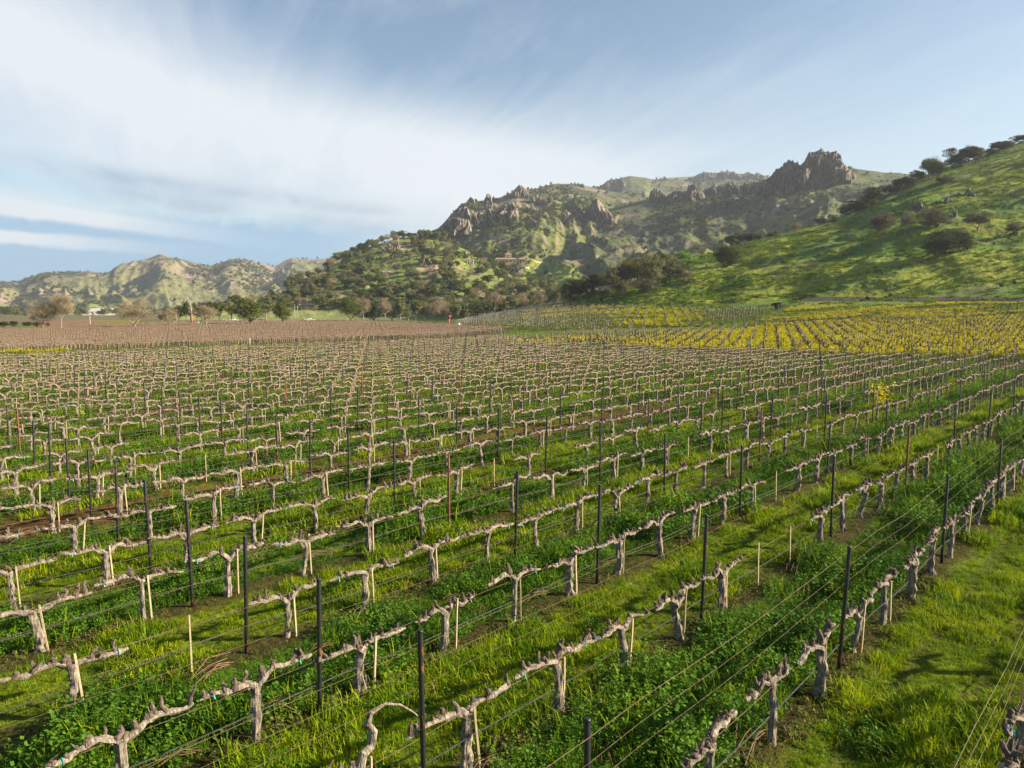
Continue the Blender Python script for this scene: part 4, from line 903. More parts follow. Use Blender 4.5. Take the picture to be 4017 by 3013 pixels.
# trees standing in and behind the brown block
tree(93, 716, 70, 69, 'bare', 'leftmost bare oak with a round brown crown at the far left edge', var=0)
tree(133, 716, 64, 82, 'tallbare', 'tall bare tree with a straight slim trunk, second from the left', var=1)
tree(291, 712.5, 92, 64, 'bare', 'wide bare oak with a dark forked trunk, third from the left', var=2)
tree(366, 709, 46, 48, 'bare', 'small pale bare tree between the wide bare oak and the red tower', var=3)
tree(445, 707.5, 62, 52, 'bare', 'pinkish bare tree just right of the red wind machine', var=4)
tree(540, 704.5, 90, 64, 'oak', 'broad green oak with a forked trunk in the brown block', var=0)
tree(612, 702.4, 50, 57, 'oak', 'narrow green oak right of the broad forked oak', var=1)
tree(758, 698, 58, 60, 'oak', 'tall green oak at the end of the left field with pale trunk', var=2)
tree(808, 696, 46, 49, 'dark', 'compact dark green oak beside the tall oak', var=3)
tree(847, 693.5, 40, 37, 'dark', 'low rounded green tree left of the driveway', var=4)
tree(882, 693.5, 26, 37, 'olive', 'small olive tree next to the driveway', var=5)
tree(945.6, 696.5, 62, 54, 'bare', 'spreading bare oak behind the round red fan', var=6)
tree(402, 691, 16, 46, 'dark', 'pointed conifer rising over the dark trees left of centre', name='conifer_tree', var=7, R=300)
for i, (px, py, w, h, kd) in enumerate([(386, 692, 34, 34, 'dark'), (412, 692, 30, 38, 'olive'), (436, 692, 40, 44, 'dark'), (462, 691, 30, 30, 'olive'), (474, 691, 34, 48, 'oak'), (500, 690, 36, 44, 'olive'), (350, 693, 22, 20, 'dark'), (528, 690, 40, 50, 'oak'), (575, 689, 44, 52, 'olive')]):
    tree(px, py, w, h, kd, '%s of the nine trees in the dark belt behind the brown block, from the left' % ordn(i + 1), cat='tree', group='tree belt behind the brown block', var=i % 5, detail=1, R=345)
for i, (px, py, w, h) in enumerate([(8, 706, 30, 14), (30, 706, 26, 13), (58, 706, 26, 13), (80, 706, 24, 13), (103, 705, 12, 8)]):
    tree(px, py, w, h, 'low', '%s of the dark clipped bushes at the far left field edge' % ordn(i + 1), name='bush', cat='bush', group='dark bushes at the far left', var=i % 3, detail=1, R=250)
up = [(1010, 690, 40, 44, 'olive'), (1032, 687, 34, 40, 'oak'), (1052, 682, 36, 38, 'olive'), (1068, 673, 50, 50, 'bare'), (1090, 676, 36, 40, 'olive'), (1108, 673, 34, 42, 'olive'), (1128, 670, 36, 38, 'bare'), (1148, 666, 34, 40, 'olive'), (1168, 662, 34, 36, 'bare'), (1186, 659, 34, 34, 'dark'), (1206, 656, 36, 38, 'olive'), (1224, 653, 34, 38, 'dark'), (985, 692, 34, 44, 'olive'), (963, 692, 30, 40, 'oak'), (916, 692, 34, 42, 'olive'), (898, 691, 30, 46, 'olive'), (865, 690, 34, 50, 'olive'), (832, 690, 36, 48, 'bare'), (785, 690, 40, 50, 'bare')]
for i, (px, py, w, h, kd) in enumerate(sorted(up)):
    tree(px, py, w, h, kd, '%s oak from the left along the wood edge above the middle field' % ordn(i + 1), cat='tree', group='trees along the wood edge', var=i % 6, detail=1, R=352 + (i % 3) * 8 - max(0, px - 1100) * .12)
# grove and single trees of the grassy hill
HILLT = [(1240, 651, 44, 50, 'dark', 'dark oak at the foot of the grassy hill, lowest of the grove'), (1277, 640, 46, 46, 'dark', 'second tree of the grove counted from its lower left end'),
    (1316, 628, 48, 50, 'olive', 'grey twisted oak in the lower part of the grove'), (1352, 622, 46, 54, 'brown', 'brownish oak behind the grey twisted oak in the grove'), (1376, 622, 58, 68, 'amber', 'amber crowned oak in the middle of the grove'),
    (1408, 624, 60, 72, 'olive', 'largest olive oak of the grove with a pale broken trunk'), (1430, 612, 40, 52, 'oak', 'green oak tucked right of the largest olive oak'), (1451, 606, 52, 54, 'olive', 'wide oak at the right end of the grove'),
    (1474, 580, 38, 40, 'bright', 'bright green tree standing above the grove'), (1482, 614, 26, 32, 'tallbare', 'small bare dead tree on the slope right of the grove'), (1508, 550, 32, 24, 'bare', 'pale bare tree on the skyline of the grassy hill'),
    (1569, 578, 66, 50, 'low', 'big dark low branched oak alone on the left part of the hill'), (1580, 531, 34, 27, 'brown', 'brownish oak on the crest above the big lone oak'), (1592, 529, 30, 25, 'dark', 'dark oak on the crest beside the brownish one'),
    (1617, 520, 36, 20, 'dark', 'ragged dark tree on the crest right of the pair'), (1665, 509, 28, 9, 'dome', 'low brown scrub on the ridge line'), (2034, 550, 92, 52, 'low', 'biggest dark oak low on the right of the hill'), (2075, 545, 50, 46, 'low', 'right half of the dark oak clump low on the hill'),
    (1902, 501, 58, 44, 'dome', 'rounded grey brown thicket on the hillside'), (1958, 503, 30, 44, 'bare', 'small bare oak between two grey brown thickets'), (2015, 494, 64, 42, 'dome', 'wide grey brown thicket above the biggest dark oak'), (2112, 499, 56, 42, 'olive', 'dull olive oak right of the wide thicket'),
    (2072, 362, 56, 44, 'low', 'large dark oak on the upper skyline'), (2108, 352, 44, 34, 'brown', 'brown oak touching the large skyline oak'), (2008, 386, 50, 46, 'olive', 'pale grey oak left of the large skyline oak'), (2024, 388, 40, 40, 'oak', 'green oak behind the pale grey one'),
    (2040, 396, 38, 16, 'dome', 'flat bush under the pale skyline oak'), (2140, 335, 40, 14, 'dome', 'low bush on the skyline right of the oaks'), (2168, 322, 50, 15, 'dome', 'long flat bush high on the skyline'), (2177, 306, 26, 15, 'low', 'small dark tree near the top right corner'), (2203, 302, 36, 18, 'low', 'dark tree at the top right picture edge'),
    (1888, 441, 42, 34, 'dark', 'dark tree on the edge of the slope below the skyline oaks'), (1921, 418, 46, 18, 'dome', 'long dark thicket climbing the hill edge'), (1848, 457, 60, 24, 'dark', 'lower dark thicket on the hill edge'), (1825, 461, 32, 18, 'dark', 'small dark tree below the hill edge thickets'),
    (1803, 491, 22, 26, 'oak', 'small leaning tree on the left shoulder of the hill'), (1961, 404, 42, 22, 'brown', 'brown thicket left of the pale skyline oak'), (1985, 392, 34, 24, 'dark', 'dark bush at the foot of the pale skyline oak'), (1775, 471, 26, 12, 'dome', 'low brush on the hill shoulder'), (1679, 669.5, 26, 20, 'low', 'round bush at the foot of the grassy hill'),
    (1299, 655, 9, 14, 'dark', 'tiny dark shrub at the left foot of the hill'), (1720, 497, 26, 16, 'bare', 'thin bare tree on the ridge between the thickets'), (1640, 512, 24, 12, 'dome', 'small dark bush on the crest'), (2190, 505, 40, 22, 'brown', 'brown brush at the right picture edge')]
BROWN_ALIAS = {'brown': 'brown'}
_tp = tp
HILLT += [(1258, 646, 42, 44, 'dark', 'dark oak between the two lowest trees of the grove'), (1296, 634, 44, 44, 'olive', 'olive oak left of the grey twisted oak'), (1334, 625, 46, 48, 'dark', 'dark oak half hidden behind the grey twisted oak'),
    (1362, 616, 44, 56, 'oak', 'green oak behind the amber crowned oak'), (1392, 612, 50, 64, 'olive', 'olive oak behind and right of the amber crowned oak'), (1422, 604, 40, 56, 'dark', 'dark oak deep in the middle of the grove'), (1438, 600, 40, 50, 'olive', 'tall thin olive oak near the right end of the grove'), (1345, 634, 40, 30, 'dome', 'shrub thicket under the middle of the grove'), (1395, 630, 50, 26, 'dome', 'long shrub thicket under the amber crowned oak'), (1305, 644, 40, 24, 'dome', 'shrub thicket at the lower end of the grove'),
    (2092, 350, 40, 34, 'dark', 'dark oak between the large and the brown skyline oak'), (1870, 448, 44, 26, 'olive', 'grey brush beside the hill edge tree'), (1942, 408, 34, 24, 'dark', 'dark brush behind the long hill edge thicket'), (2152, 328, 34, 20, 'dark', 'dark bush behind the low skyline bush')]
for i, (px, py, w, h, kd, lb) in enumerate(HILLT):
    w, h = w * 1.18, h * 1.06
    tree(px, py, w, h, kd, lb, near, cat='bush' if kd == 'dome' else 'tree', var=i % 6, detail=2 if w > 45 else 1, name='bush' if kd == 'dome' else 'oak_tree' if kd == 'brown' else None)
# oaks of the wooded knoll: every one a tree of its own
r = random.Random(5); kn = []; tries = 0
wood = [(400, 688), (430, 672), (560, 650), (640, 612), (700, 580), (780, 540), (860, 512), (940, 510), (1000, 536), (1100, 592), (1240, 645), (1240, 652), (1100, 680), (990, 692), (760, 668), (620, 668), (480, 672)]
clearing = [[(760, 560), (830, 535), (905, 545), (940, 600), (870, 625), (830, 600)], [(1000, 585), (1060, 590), (1040, 650), (1000, 640)]]
cands = []
while len(kn) < 275 and tries < 9000:
    tries += 1; px = r.uniform(395, 1240); py = r.uniform(508, 692)
    if not bool(pip([px], [py], wood)[0]): continue
    if any(bool(pip([px], [py], c)[0]) for c in clearing) and r.random() < .72: continue
    x, y, z = knoll.hit(px, py); h = r.uniform(6.0, 9.8)
    dpx = F / y
    if any((x - q[0]) ** 2 + (y - q[1]) ** 2 < (h * .62) ** 2 for q in kn): continue
    kn.append((x, y, z, h, px, py))
for px in range(705, 960, 12):      # crest line trees
    x, y, z = knoll.hit(px, float(np.interp(px, [700, 780, 860, 955], [583, 543, 515, 519]))); kn.append((x, y, z, r.uniform(6, 10), px, 0))
for i, (x, y, z, h, px, py) in enumerate(kn):
    kd = r.choices(['olive', 'oak', 'bare', 'brown', 'dark', 'amber'], [46, 28, 10, 3, 10, 3])[0]; tr, cw = tp(kd, i % 5, 1)
    t = empty('bare_tree' if kd == 'bare' else 'oak_tree', (x, y, z - .2), r.uniform(0, 6.28), (h * r.uniform(.95, 1.35), h * r.uniform(.95, 1.35), h)); link('trunk', tr, t); link('crown', cw, t)
    lb = {'olive': 'olive grey oak in the wood covering the hill below the rocky mountain', 'oak': 'green oak in the wood covering the hill below the rocky mountain', 'bare': 'bare pale oak in the wood covering the hill below the rocky mountain', 'brown': 'brownish oak in the wood covering the hill below the rocky mountain', 'dark': 'dark evergreen oak in the wood covering the hill below the rocky mountain', 'amber': 'amber tinted oak in the wood covering the hill below the rocky mountain'}[kd]
    tag(t, lb, 'tree', {'olive': 'olive grey oaks of the hill wood', 'oak': 'green oaks of the hill wood', 'bare': 'bare oaks of the hill wood', 'brown': 'brownish oaks of the hill wood', 'dark': 'dark oaks of the hill wood', 'amber': 'amber oaks of the hill wood'}[kd])
# scrub and small oaks over the mountains: one object per landform
def scrub(h, n, size, cand_seed, label, kinds=('dark', 'olive', 'oak'), thr=.5, fr=.01, tmin=.03, extra=None):
    rg = np.random.default_rng(cand_seed); a = rg.uniform(h.az[0], h.az[1], n * 6); t = rg.random(n * 6) * (1.0 - tmin) + tmin
    Rc, zc, Rf, zf = h.lines(a); R = Rf + (Rc - Rf) * t; X = R * np.sin(a); Y = R * np.cos(a); Z = h.z(a, R)
    m = fbm(X * fr, Y * fr, o=4, seed=cand_seed) + .10 * (fbm(X * fr * .3, Y * fr * .3, o=2, seed=3) - .5) * 2; px, py = project(np.stack([X, Y, Z], -1))
    ok = (m > thr) | (rg.random(len(a)) < .07)
    if extra: ok &= ~extra(px, py)
    id_ = np.nonzero(ok)[0][:n]; srcs = []; N = len(id_)
    for kd in kinds:
        for v in range(2):
            tr, cw = tp(kd, v, 0); o0 = len(cw.vertices); srcs.append(cw)
    sc = size * (.45 + rg.random(N) ** 2 * 1.1); big = .55 * size * .22
    scatter('scrub', np.stack([X, Y, Z - sc * .22], -1)[id_] if False else np.stack([X[id_], Y[id_], Z[id_] - sc * .22], -1), np.stack([rg.normal(0, .1, N), rg.normal(0, .1, N), rg.random(N) * 6.28], -1), sc, rg.integers(0, len(srcs), N), srcs, label, 'scrub')
nopas = lambda px, py: pip(px, py, [(1130, 590), (1150, 562), (1200, 557), (1250, 580), (1250, 640), (1180, 632), (1130, 610)]) & (np.random.default_rng(1).random(len(px)) < .93)
scrub(mtA, 4200, 5.6, 101, 'dark oak scrub scattered over the rocky mountain on the left side', thr=.51, fr=.012, extra=nopas)
scrub(mtB, 4800, 4.2, 102, 'dark chaparral scattered over the long rocky spur', thr=.52, fr=.014)
scrub(backr, 500, 9, 103, 'scrub on the far ridge behind the crag', thr=.56, fr=.006)
scrub(far, 4600, 9, 104, 'woods and scrub patches on the distant hills', ('dark', 'olive', 'oak'), thr=.53, fr=.0045, tmin=.12)
scrub(near, 110, 1.2, 105, 'small tussocks and shrubs over the grassy hill', ('brown', 'dark'), thr=.56, fr=.04)
scrub(knoll, 1300, 3.2, 106, 'undergrowth between the oaks of the hill wood', ('olive', 'brown', 'oak'), thr=.45, fr=.02, extra=lambda px, py: (px < 760) & (py > 668))
_rg = np.random.default_rng(55); N_ = 9000; a_ = _rg.uniform(near.az[0], near.ca[-2], N_); t_ = _rg.random(N_) ** .8; Rc_, zc_, Rf_, zf_ = near.lines(a_); Rn = Rf_ + (Rc_ - Rf_) * t_; Xn, Yn = Rn * np.sin(a_), Rn * np.cos(a_); Zn = near.z(a_, Rn)
kp = fbm(Xn * .05, Yn * .12, o=3, seed=62) > .42; Pn = np.stack([Xn, Yn, Zn - .05], -1)[kp]; n_ = len(Pn)
hill_tufts = [tuft(700 + i, 60, .45, .55, .03, gm, .8, ms) for i, ms in enumerate([(0, 1), (0, 0, 1), (1,), (0, 1, 1), (0, 2, 1)])]
scatter('grass', Pn, np.stack([_rg.normal(0, .1, n_), _rg.normal(0, .1, n_), _rg.random(n_) * 6.28], -1), .7 + 1.3 * _rg.random(n_), _rg.integers(0, 5, n_), hill_tufts, 'uneven grass tussocks covering the grassy hill', 'grass')
# fields edge trees in front of the distant hills
rg = np.random.default_rng(8); n_ = 420; pxs = rg.uniform(-40, 760, n_); Rr_ = rg.uniform(900, 1480, n_); a_, _ = ray(pxs, 690.0); kp = fbm(pxs * .03, Rr_ * .01, o=3, seed=4) > .47; a_, Rr_ = a_[kp], Rr_[kp]; n_ = len(a_)
srcs = [tp(k_, v_, 0)[1] for k_ in ('dark', 'olive') for v_ in (0, 1)]
scatter('scrub', np.stack([Rr_ * np.sin(a_), Rr_ * np.cos(a_), -1 + 0 * a_], -1), np.stack([0 * a_, 0 * a_, rg.random(n_) * 6], -1), rg.uniform(6, 14, n_), rg.integers(0, 4, n_), srcs, 'far tree lines between the fields at the foot of the distant hills', 'trees')

# ================================================================== ROCK OUTCROPS
def rockmat(nm, br):
    t = newmat(nm); x, y, z = t.sep(t.pos)
    v = t.noise(t.comb(t.mul(x, .22), t.mul(y, .22), t.mul(z, .045)), 1, 6, .65, .4); n = t.noise(t.pos, .5, 5, .65)
    c = t.mix(t.ss(v, .42, .62), (.060 * br, .052 * br, .045 * br, 1), (.19 * br, .15 * br, .115 * br, 1)); c = t.mix(t.mul(t.ss(n, .5, .65), .6), c, (.045, .045, .032, 1))
    g_ = t.noise(t.pos, .06, 3); c = t.mix(t.mul(t.ss(g_, .58, .7), .35), c, (.26, .19, .13, 1))
    t.l.new(c, t.b.inputs['Base Color']); bump(t, v, 1, 2.0); t.b.inputs['Roughness'].default_value = .95; return t.mat
RM = rockmat('weathered volcanic rock', 1.0); RM2 = rockmat('lighter brown rock', 1.5)  # second one is the same rock in a lighter tone, for the left mountain
def rock(top, base, surf, label, thick=26, jag=.16, col=11, mat=None, dR=0, name='rock_outcrop', group=None):
    top = np.array(top, float); base = np.array(base, float); mx = (top[:, 0].min() + top[:, 0].max()) / 2; my = float(np.interp(mx, base[:, 0], base[:, 1]))
    x, y, z = surf.hit(mx, my); R0 = math.hypot(x, y) + dR; nu = int(max(36, (top[:, 0].max() - top[:, 0].min()) * 2.0)); nv = 44
    px = np.linspace(top[0, 0], top[-1, 0], nu); pt = np.interp(px, top[:, 0], top[:, 1]); pb = np.interp(px, base[:, 0], base[:, 1])
    a, st = ray(px, pt); _, sb = ray(px, pb); Wm = R0 * a; zt = CAMH + R0 * st; zb = CAMH + R0 * sb - 6
    hgt = zt - zb; zt = zt + hgt * jag * (vnoise(Wm / (col * .55), 3.3, seed=5) - .5) * 1.2 + hgt * jag * .6 * (vnoise(Wm / (col * .2), 1.3, seed=6) - .5)
    endt = np.clip(np.minimum(np.arange(nu), np.arange(nu)[::-1]) / (nu * .10), 0, 1) ** .6
    th = np.linspace(0, math.pi, nv); c_, s_ = np.cos(th), np.sin(th); V = np.zeros((nu, nv, 3))
    def cells(x, w, sd):
        q = x / w + .35 * (vnoise(x / w * .7, 4.4, seed=sd) - .5); i_ = np.floor(q).astype(np.int64); f = q - i_
        return _h(i_, i_ * 0, i_ * 0, sd), np.minimum(f, 1 - f)
    tj = 1.1 * (ridged(Wm / (col * 1.3), 9.1, o=3, seed=5) - .55) + .9 * (vnoise(Wm / (col * .42), 2.2, seed=6) - .5) + .5 * (vnoise(Wm / (col * .17), 4.2, seed=7) - .5)
    zt = zt + hgt * jag * tj * endt
    for i in range(nu):
        cc = np.sign(c_) * np.abs(c_) ** .75; hh = s_ ** .62; zz = zb[i] + (zt[i] - zb[i]) * hh; R = R0 - thick / 2 * cc * (.35 + .65 * endt[i])
        wx = Wm[i] + col * 1.1 * (fbm(Wm[i] / (col * 1.6), zz / (col * 1.6), 3.1, o=3, seed=40) - .5) * 2
        (k1, e1), (k2, e2) = cells(wx, col * 1.05, 31), cells(wx + zz * .22, col * .42, 32)
        i1 = (k1 * 997).astype(np.int64); led = _h(np.floor(zz / (col * 1.3) + k1 * 3).astype(np.int64), i1, i1 * 0, 3)
        i2 = (k2 * 997).astype(np.int64); led2 = _h(np.floor(zz / (col * .6) + k2 * 5).astype(np.int64), i2, i2 * 0, 4)
        fr = fbm(wx / (col * 1.5), zz / (col * 2.2), 1.7, o=5, seed=61, g=.62)
        crack = (1 - sstep(e1, 0, .12)) * .6 + (1 - sstep(e2, 0, .18)) * .25
        R = R - thick * (.9 * (fr - .5) + .26 * (k1 - .5) + .12 * (k2 - .5) + .22 * (led - .5) + .10 * (led2 - .5) - .30 * crack) * np.abs(cc)
        aa = a[i] + (vnoise(zz / (col * .8), Wm[i] / col, 2.2, seed=8) - .5) * col * .3 / R0
        V[i] = np.stack([R * np.sin(aa), R * np.cos(aa), zz], -1)
    ix = np.arange(nu * nv).reshape(nu, nv); Fq = np.stack([ix[:-1, :-1], ix[1:, :-1], ix[1:, 1:], ix[:-1, 1:]], -1).reshape(-1, 4)
    me = mesh_np(name, V.reshape(-1, 3), Fq, [mat or (RM2 if surf is mtA else RM)], False); tag(link(name, me), label, 'rock', group)
Z2 = lambda pts: [(660.8 + .3236 * x, 385.5 + .3236 * y) for x, y in pts]
Z3 = lambda pts: [(1266.6 + .249 * x, 330.4 + .249 * y) for x, y in pts]
rock([(1722, 372), (1734, 352), (1742, 340), (1750, 331), (1762, 326), (1772, 322), (1785, 325), (1797, 329), (1808, 330), (1818, 334), (1821, 350), (1830, 362), (1840, 372)], [(1722, 406), (1780, 404), (1800, 398), (1840, 380)], mtB, 'tall castle shaped crag, highest rock on the skyline', 50, .09, 11)
rock([(1630, 402), (1655, 388), (1666, 380), (1675, 367), (1687, 359), (1700, 349), (1711, 344), (1720, 350), (1731, 356), (1742, 352), (1752, 350)], [(1630, 410), (1655, 410), (1690, 418), (1752, 414)], mtB, 'jagged twin toothed crag just left of the castle shaped crag', 44, .12, 9)
rock([(1560, 412), (1590, 402), (1620, 398), (1640, 392), (1660, 392)], [(1560, 420), (1610, 418), (1660, 420)], mtB, 'low dark rock rib stepping down left of the twin toothed crag', 26, .3, 8)
rock([(1822, 362), (1832, 366), (1842, 371), (1848, 376)], [(1822, 380), (1848, 384)], mtB, 'small dark rock at the right foot of the castle crag', 16, .2, 6)
rock(Z3([(690, 400), (705, 370), (780, 335), (860, 342), (900, 290), (915, 275), (950, 275), (985, 312), (1010, 330), (1035, 372)]), Z3([(690, 410), (860, 420), (900, 445), (1000, 430), (1035, 400)]), mtB, 'cluster of tall rock spires in the middle of the spur ridge', 30, .2, 9)
rock(Z3([(535, 400), (560, 345), (590, 318), (640, 330), (660, 345), (700, 385)]), Z3([(535, 420), (620, 420), (700, 410)]), mtB, 'rounded rock knob left of the cluster of spires', 22, .16, 9)
rock(Z3([(1050, 312), (1080, 290), (1110, 262), (1135, 290), (1160, 268), (1175, 290), (1200, 292), (1215, 262), (1270, 250), (1300, 262), (1330, 318)]), Z3([(1050, 330), (1200, 338), (1330, 340)]), mtB, 'row of square rock towers right of the spires', 24, .16, 8)
rock(Z3([(-5, 520), (30, 470), (60, 432), (95, 410), (130, 418), (150, 470), (170, 495), (205, 522), (235, 575)]), Z3([(-5, 545), (80, 540), (140, 560), (235, 585)]), mtA, 'dark pointed crag in the centre below the ridge', 30, .16, 11)
rock(Z2([(1650, 280), (1690, 240), (1740, 222), (1770, 235), (1800, 270)]), Z2([(1650, 290), (1730, 290), (1800, 288)]), mtA, 'low rock band left of the dark pointed crag', 20, .2, 9)
rock(Z2([(895, 345), (925, 292), (980, 268), (1050, 272), (1090, 285), (1112, 318)]), Z2([(895, 352), (1000, 366), (1112, 352)]), mtA, 'lowest rounded cliff at the left end of the rocky mountain', 40, .10, 14)
rock(Z2([(975, 250), (1000, 205), (1040, 188), (1080, 200), (1100, 235), (1115, 272)]), Z2([(975, 272), (1050, 268), (1115, 290)]), mtA, 'cliff above the lowest rounded cliff', 32, .12, 12)
rock(Z2([(1108, 262), (1130, 232), (1160, 222), (1195, 215), (1205, 240)]), Z2([(1108, 292), (1205, 292)]), mtA, 'dark shaded cliff between the two big left cliffs', 26, .14, 10)
rock(Z2([(1188, 140), (1200, 120), (1225, 106), (1240, 125), (1245, 170)]), Z2([(1188, 200), (1245, 220)]), mtA, 'slim rock pillar on the left mountain crest', 20, .14, 7)
rock(Z2([(1190, 235), (1215, 205), (1260, 212), (1300, 192), (1335, 172), (1350, 195), (1380, 163), (1400, 185), (1422, 240)]), Z2([(1190, 295), (1300, 300), (1380, 278), (1422, 278)]), mtA, 'wide fluted cliff face in the middle of the left mountain', 40, .14, 11)
rock(Z2([(1378, 100), (1395, 70), (1425, 53), (1455, 68), (1485, 100)]), Z2([(1378, 112), (1485, 112)]), mtA, 'rocky knob on the highest point of the left mountain crest', 24, .16, 9)
rock(Z2([(1070, 150), (1100, 126), (1130, 145)]), Z2([(1070, 156), (1130, 156)]), mtA, 'small rock on the crest near the left mountain end', 14, .2, 6)
rock(Z2([(1495, 205), (1512, 178), (1532, 205)]), Z2([(1495, 215), (1532, 218)]), mtA, 'single upright boulder right of the fluted cliff', 14, .2, 6)
rock(Z2([(1495, 120), (1560, 118), (1620, 140), (1680, 165)]), Z2([(1495, 132), (1600, 150), (1680, 178)]), mtA, 'broken rock rib running down from the crest knob', 18, .35, 8)
TAN = simple('tan boulder rock', (.26, .19, .14), .9, 0, (.15, .12, .085), .6, .3)
rock(Z2([(755, 556), (785, 540), (815, 545), (845, 565)]), Z2([(755, 572), (845, 585)]), knoll, 'heap of pinkish tan boulders on the wooded hill', 9, .8, 3.2, TAN)
rock(Z2([(505, 455), (560, 440), (620, 438), (645, 455)]), Z2([(505, 462), (570, 490), (645, 490)]), knoll, 'tan eroded bank near the top of the wooded hill', 7, .5, 4, TAN)
rock(Z2([(1060, 560), (1095, 540), (1120, 560)]), Z2([(1060, 575), (1120, 575)]), knoll, 'small tan boulders at the right side of the wooded hill', 8, .4, 4, TAN)
rock([(1513, 377), (1522, 372), (1535, 374)], [(1513, 382), (1535, 382)], backr, 'left one of three dark rocks on the far ridge', 24, .3, 9)
rock([(1548, 374), (1562, 369), (1580, 372), (1596, 376)], [(1548, 382), (1596, 384)], backr, 'middle one of three dark rocks on the far ridge', 24, .3, 9)
rock([(1604, 378), (1622, 373), (1655, 380)], [(1604, 386), (1655, 388)], backr, 'right one of three dark rocks on the far ridge', 24, .3, 9)
rock([(1303, 398), (1318, 391), (1340, 385), (1352, 392)], [(1303, 408), (1352, 410)], backr, 'dark crag at the left end of the far ridge', 26, .25, 10)
GREYR = simple('mossy grey rock', (.16, .15, .12), .95, 0, (.05, .055, .035), 1.2, .15)
for i, (x0, x1, y0, y1, lb) in enumerate([(1968, 2010, 434, 452, 'mossy grey rock ledge above the grey brown thickets'), (2022, 2062, 420, 438, 'longest mossy rock ledge up on the grassy hill'), (2068, 2110, 402, 424, 'upper mossy rock ledge near the skyline oaks'), (1888, 1900, 442, 449, 'small pale rock under the hill edge tree'), (2050, 2068, 455, 468, 'dark boulder just above the wide thicket')]):
    m_ = (x0 + x1) / 2; rock([(x0, y1 - 4), (x0 + (m_ - x0) * .6, (y0 + y1) / 2 + 1), (m_, (y0 + y1) / 2 - 1), (m_ + (x1 - m_) * .5, (y0 + y1) / 2 + 2), (x1, y1 - 3)], [(x0, y1), (x1, y1)], near, lb, 3.6, .2, 1.8, GREYR)
# ================================================================== BUILDINGS, MACHINES, CARS
RED = simple('faded red paint', (.42, .10, .06), .6, 0, (.30, .09, .06), 3); WHITE = simple('white paint', (.78, .78, .74), .5, 0, (.6, .6, .56), 2); DKG = simple('dark metal', (.06, .06, .065), .4, .4); GREYM = simple('grey metal', (.42, .43, .44), .4, .5)
ADOBE = simple('tan adobe wall', (.52, .38, .25), .9, 0, (.42, .30, .20), .8); TILE = simple('clay roof', (.30, .22, .155), .9, 0, (.28, .16, .10), 1.5); CREAM = simple('cream wall', (.40, .36, .30), .9, 0, (.32, .29, .24), .5); GLASS = simple('dark window', (.03, .035, .04), .15); DWOOD = simple('dark weathered boards', (.10, .075, .055), .9, 0, (.05, .04, .03), 2)
def at_R(px, R, z=0.0): a, s_ = ray(px, 690.0); return R * math.sin(a), R * math.cos(a), z
def wind_machine(px, R, h, label, drum):
    x, y, z = at_R(px, R, 0); z = float(ground_z(x, y)); t = empty('wind_machine', (x, y, z)); tag(t, label, 'wind machine')
    b = MB(); b.box((0, 0, .15), (3.2, 2.2, .3)); b.box((0, 0, .45), (1.4, 1.2, .3)); b.build('base', [WHITE], t)
    b = MB(); b.tube([(0, 0, .3), (0, 0, h * .5), (0, 0, h)], [.42, .36, .32], 14); b.tube([(0, 0, h * .33), (0, 0, h * .35)], [.46, .46], 14); b.tube([(0, 0, h * .66), (0, 0, h * .68)], [.43, .43], 14); b.build('tower', [RED], t, True)
    if drum:
        b = MB(); b.tube([(0, -.45, h + .35), (0, -.2, h + .35), (0, .45, h + .35)], [.62, .68, .60], 20); b.build('fan_housing', [RED], t, True)
        b = MB(); b.tube([(0, -.50, h + .35), (0, -.46, h + .35)], [.42, .44], 20); b.build('fan_opening', [DKG], t)
        b = MB(); b.box((.75, .3, h + .9), (.6, .5, .55)); b.tube([(.1, .3, h + .7), (.9, .3, h + 2.0)], .06, 6); b.build('engine_box', [RED], t)
    else:
        b = MB(); b.tube([(-.5, 0, h + .25), (.6, 0, h + .25)], [.26, .20], 10); b.build('gearbox', [simple('yellow cap', (.6, .42, .1), .5)], t)
        for sg in (-1, 1):
            b = MB(); L = 2.9; V = []
            for q in range(6):
                u = q / 5; w = .18 * (1 - .4 * u); V += [(.62 + .1 * u - w * .3, -w, h + .25 + sg * L * u), (.62 + .1 * u + w * .3, w, h + .25 + sg * L * u)]
            V += [(v_[0] + .03, v_[1], v_[2]) for v_ in V]
            Fc = [(2 * q, 2 * q + 1, 2 * q + 3, 2 * q + 2) for q in range(5)] + [(12 + 2 * q, 14 + 2 * q, 15 + 2 * q, 13 + 2 * q) for q in range(5)] + [(2 * q, 2 * q + 2, 14 + 2 * q, 12 + 2 * q) for q in range(5)] + [(2 * q + 1, 13 + 2 * q, 15 + 2 * q, 2 * q + 3) for q in range(5)]
            b.add(V, Fc); o = b.build('blade', [GREYM], t); o.rotation_euler = (R_(12), 0, 0); 
        b = MB(); b.box((1.9, .4, .9), (1.5, .9, .9), 0, 0, .8); b.build('engine_box', [simple('pale green tank', (.35, .50, .45), .5)], t)
wind_machine(413.7, 305, 6.3, 'tall red wind machine tower on a white base in the brown block', False)
wind_machine(969.5, 262, 2.7, 'short red wind machine with a round fan housing at the block corner', True)
x, y, z = hitg(989.5, 706); t = empty('water_tank', (x, y, z)); tag(t, 'small white pressure tank with pipes beside the round red fan', 'tank')
b = MB(); b.tube([(-.55, 0, .75), (-.5, 0, .75), (.5, 0, .75), (.55, 0, .75)], [.2, .42, .42, .2], 14); b.build('tank_body', [WHITE], t, True)
b = MB(); b.tube([(-.9, 0, 0), (-.9, 0, .6), (-.5, 0, .7)], .07, 6); b.tube([(1.0, 0, 0), (1.0, 0, .8), (.5, 0, .8)], .08, 6); b.box((0, 0, .2), (.8, .5, .4)); b.build('pipework', [WHITE], t)
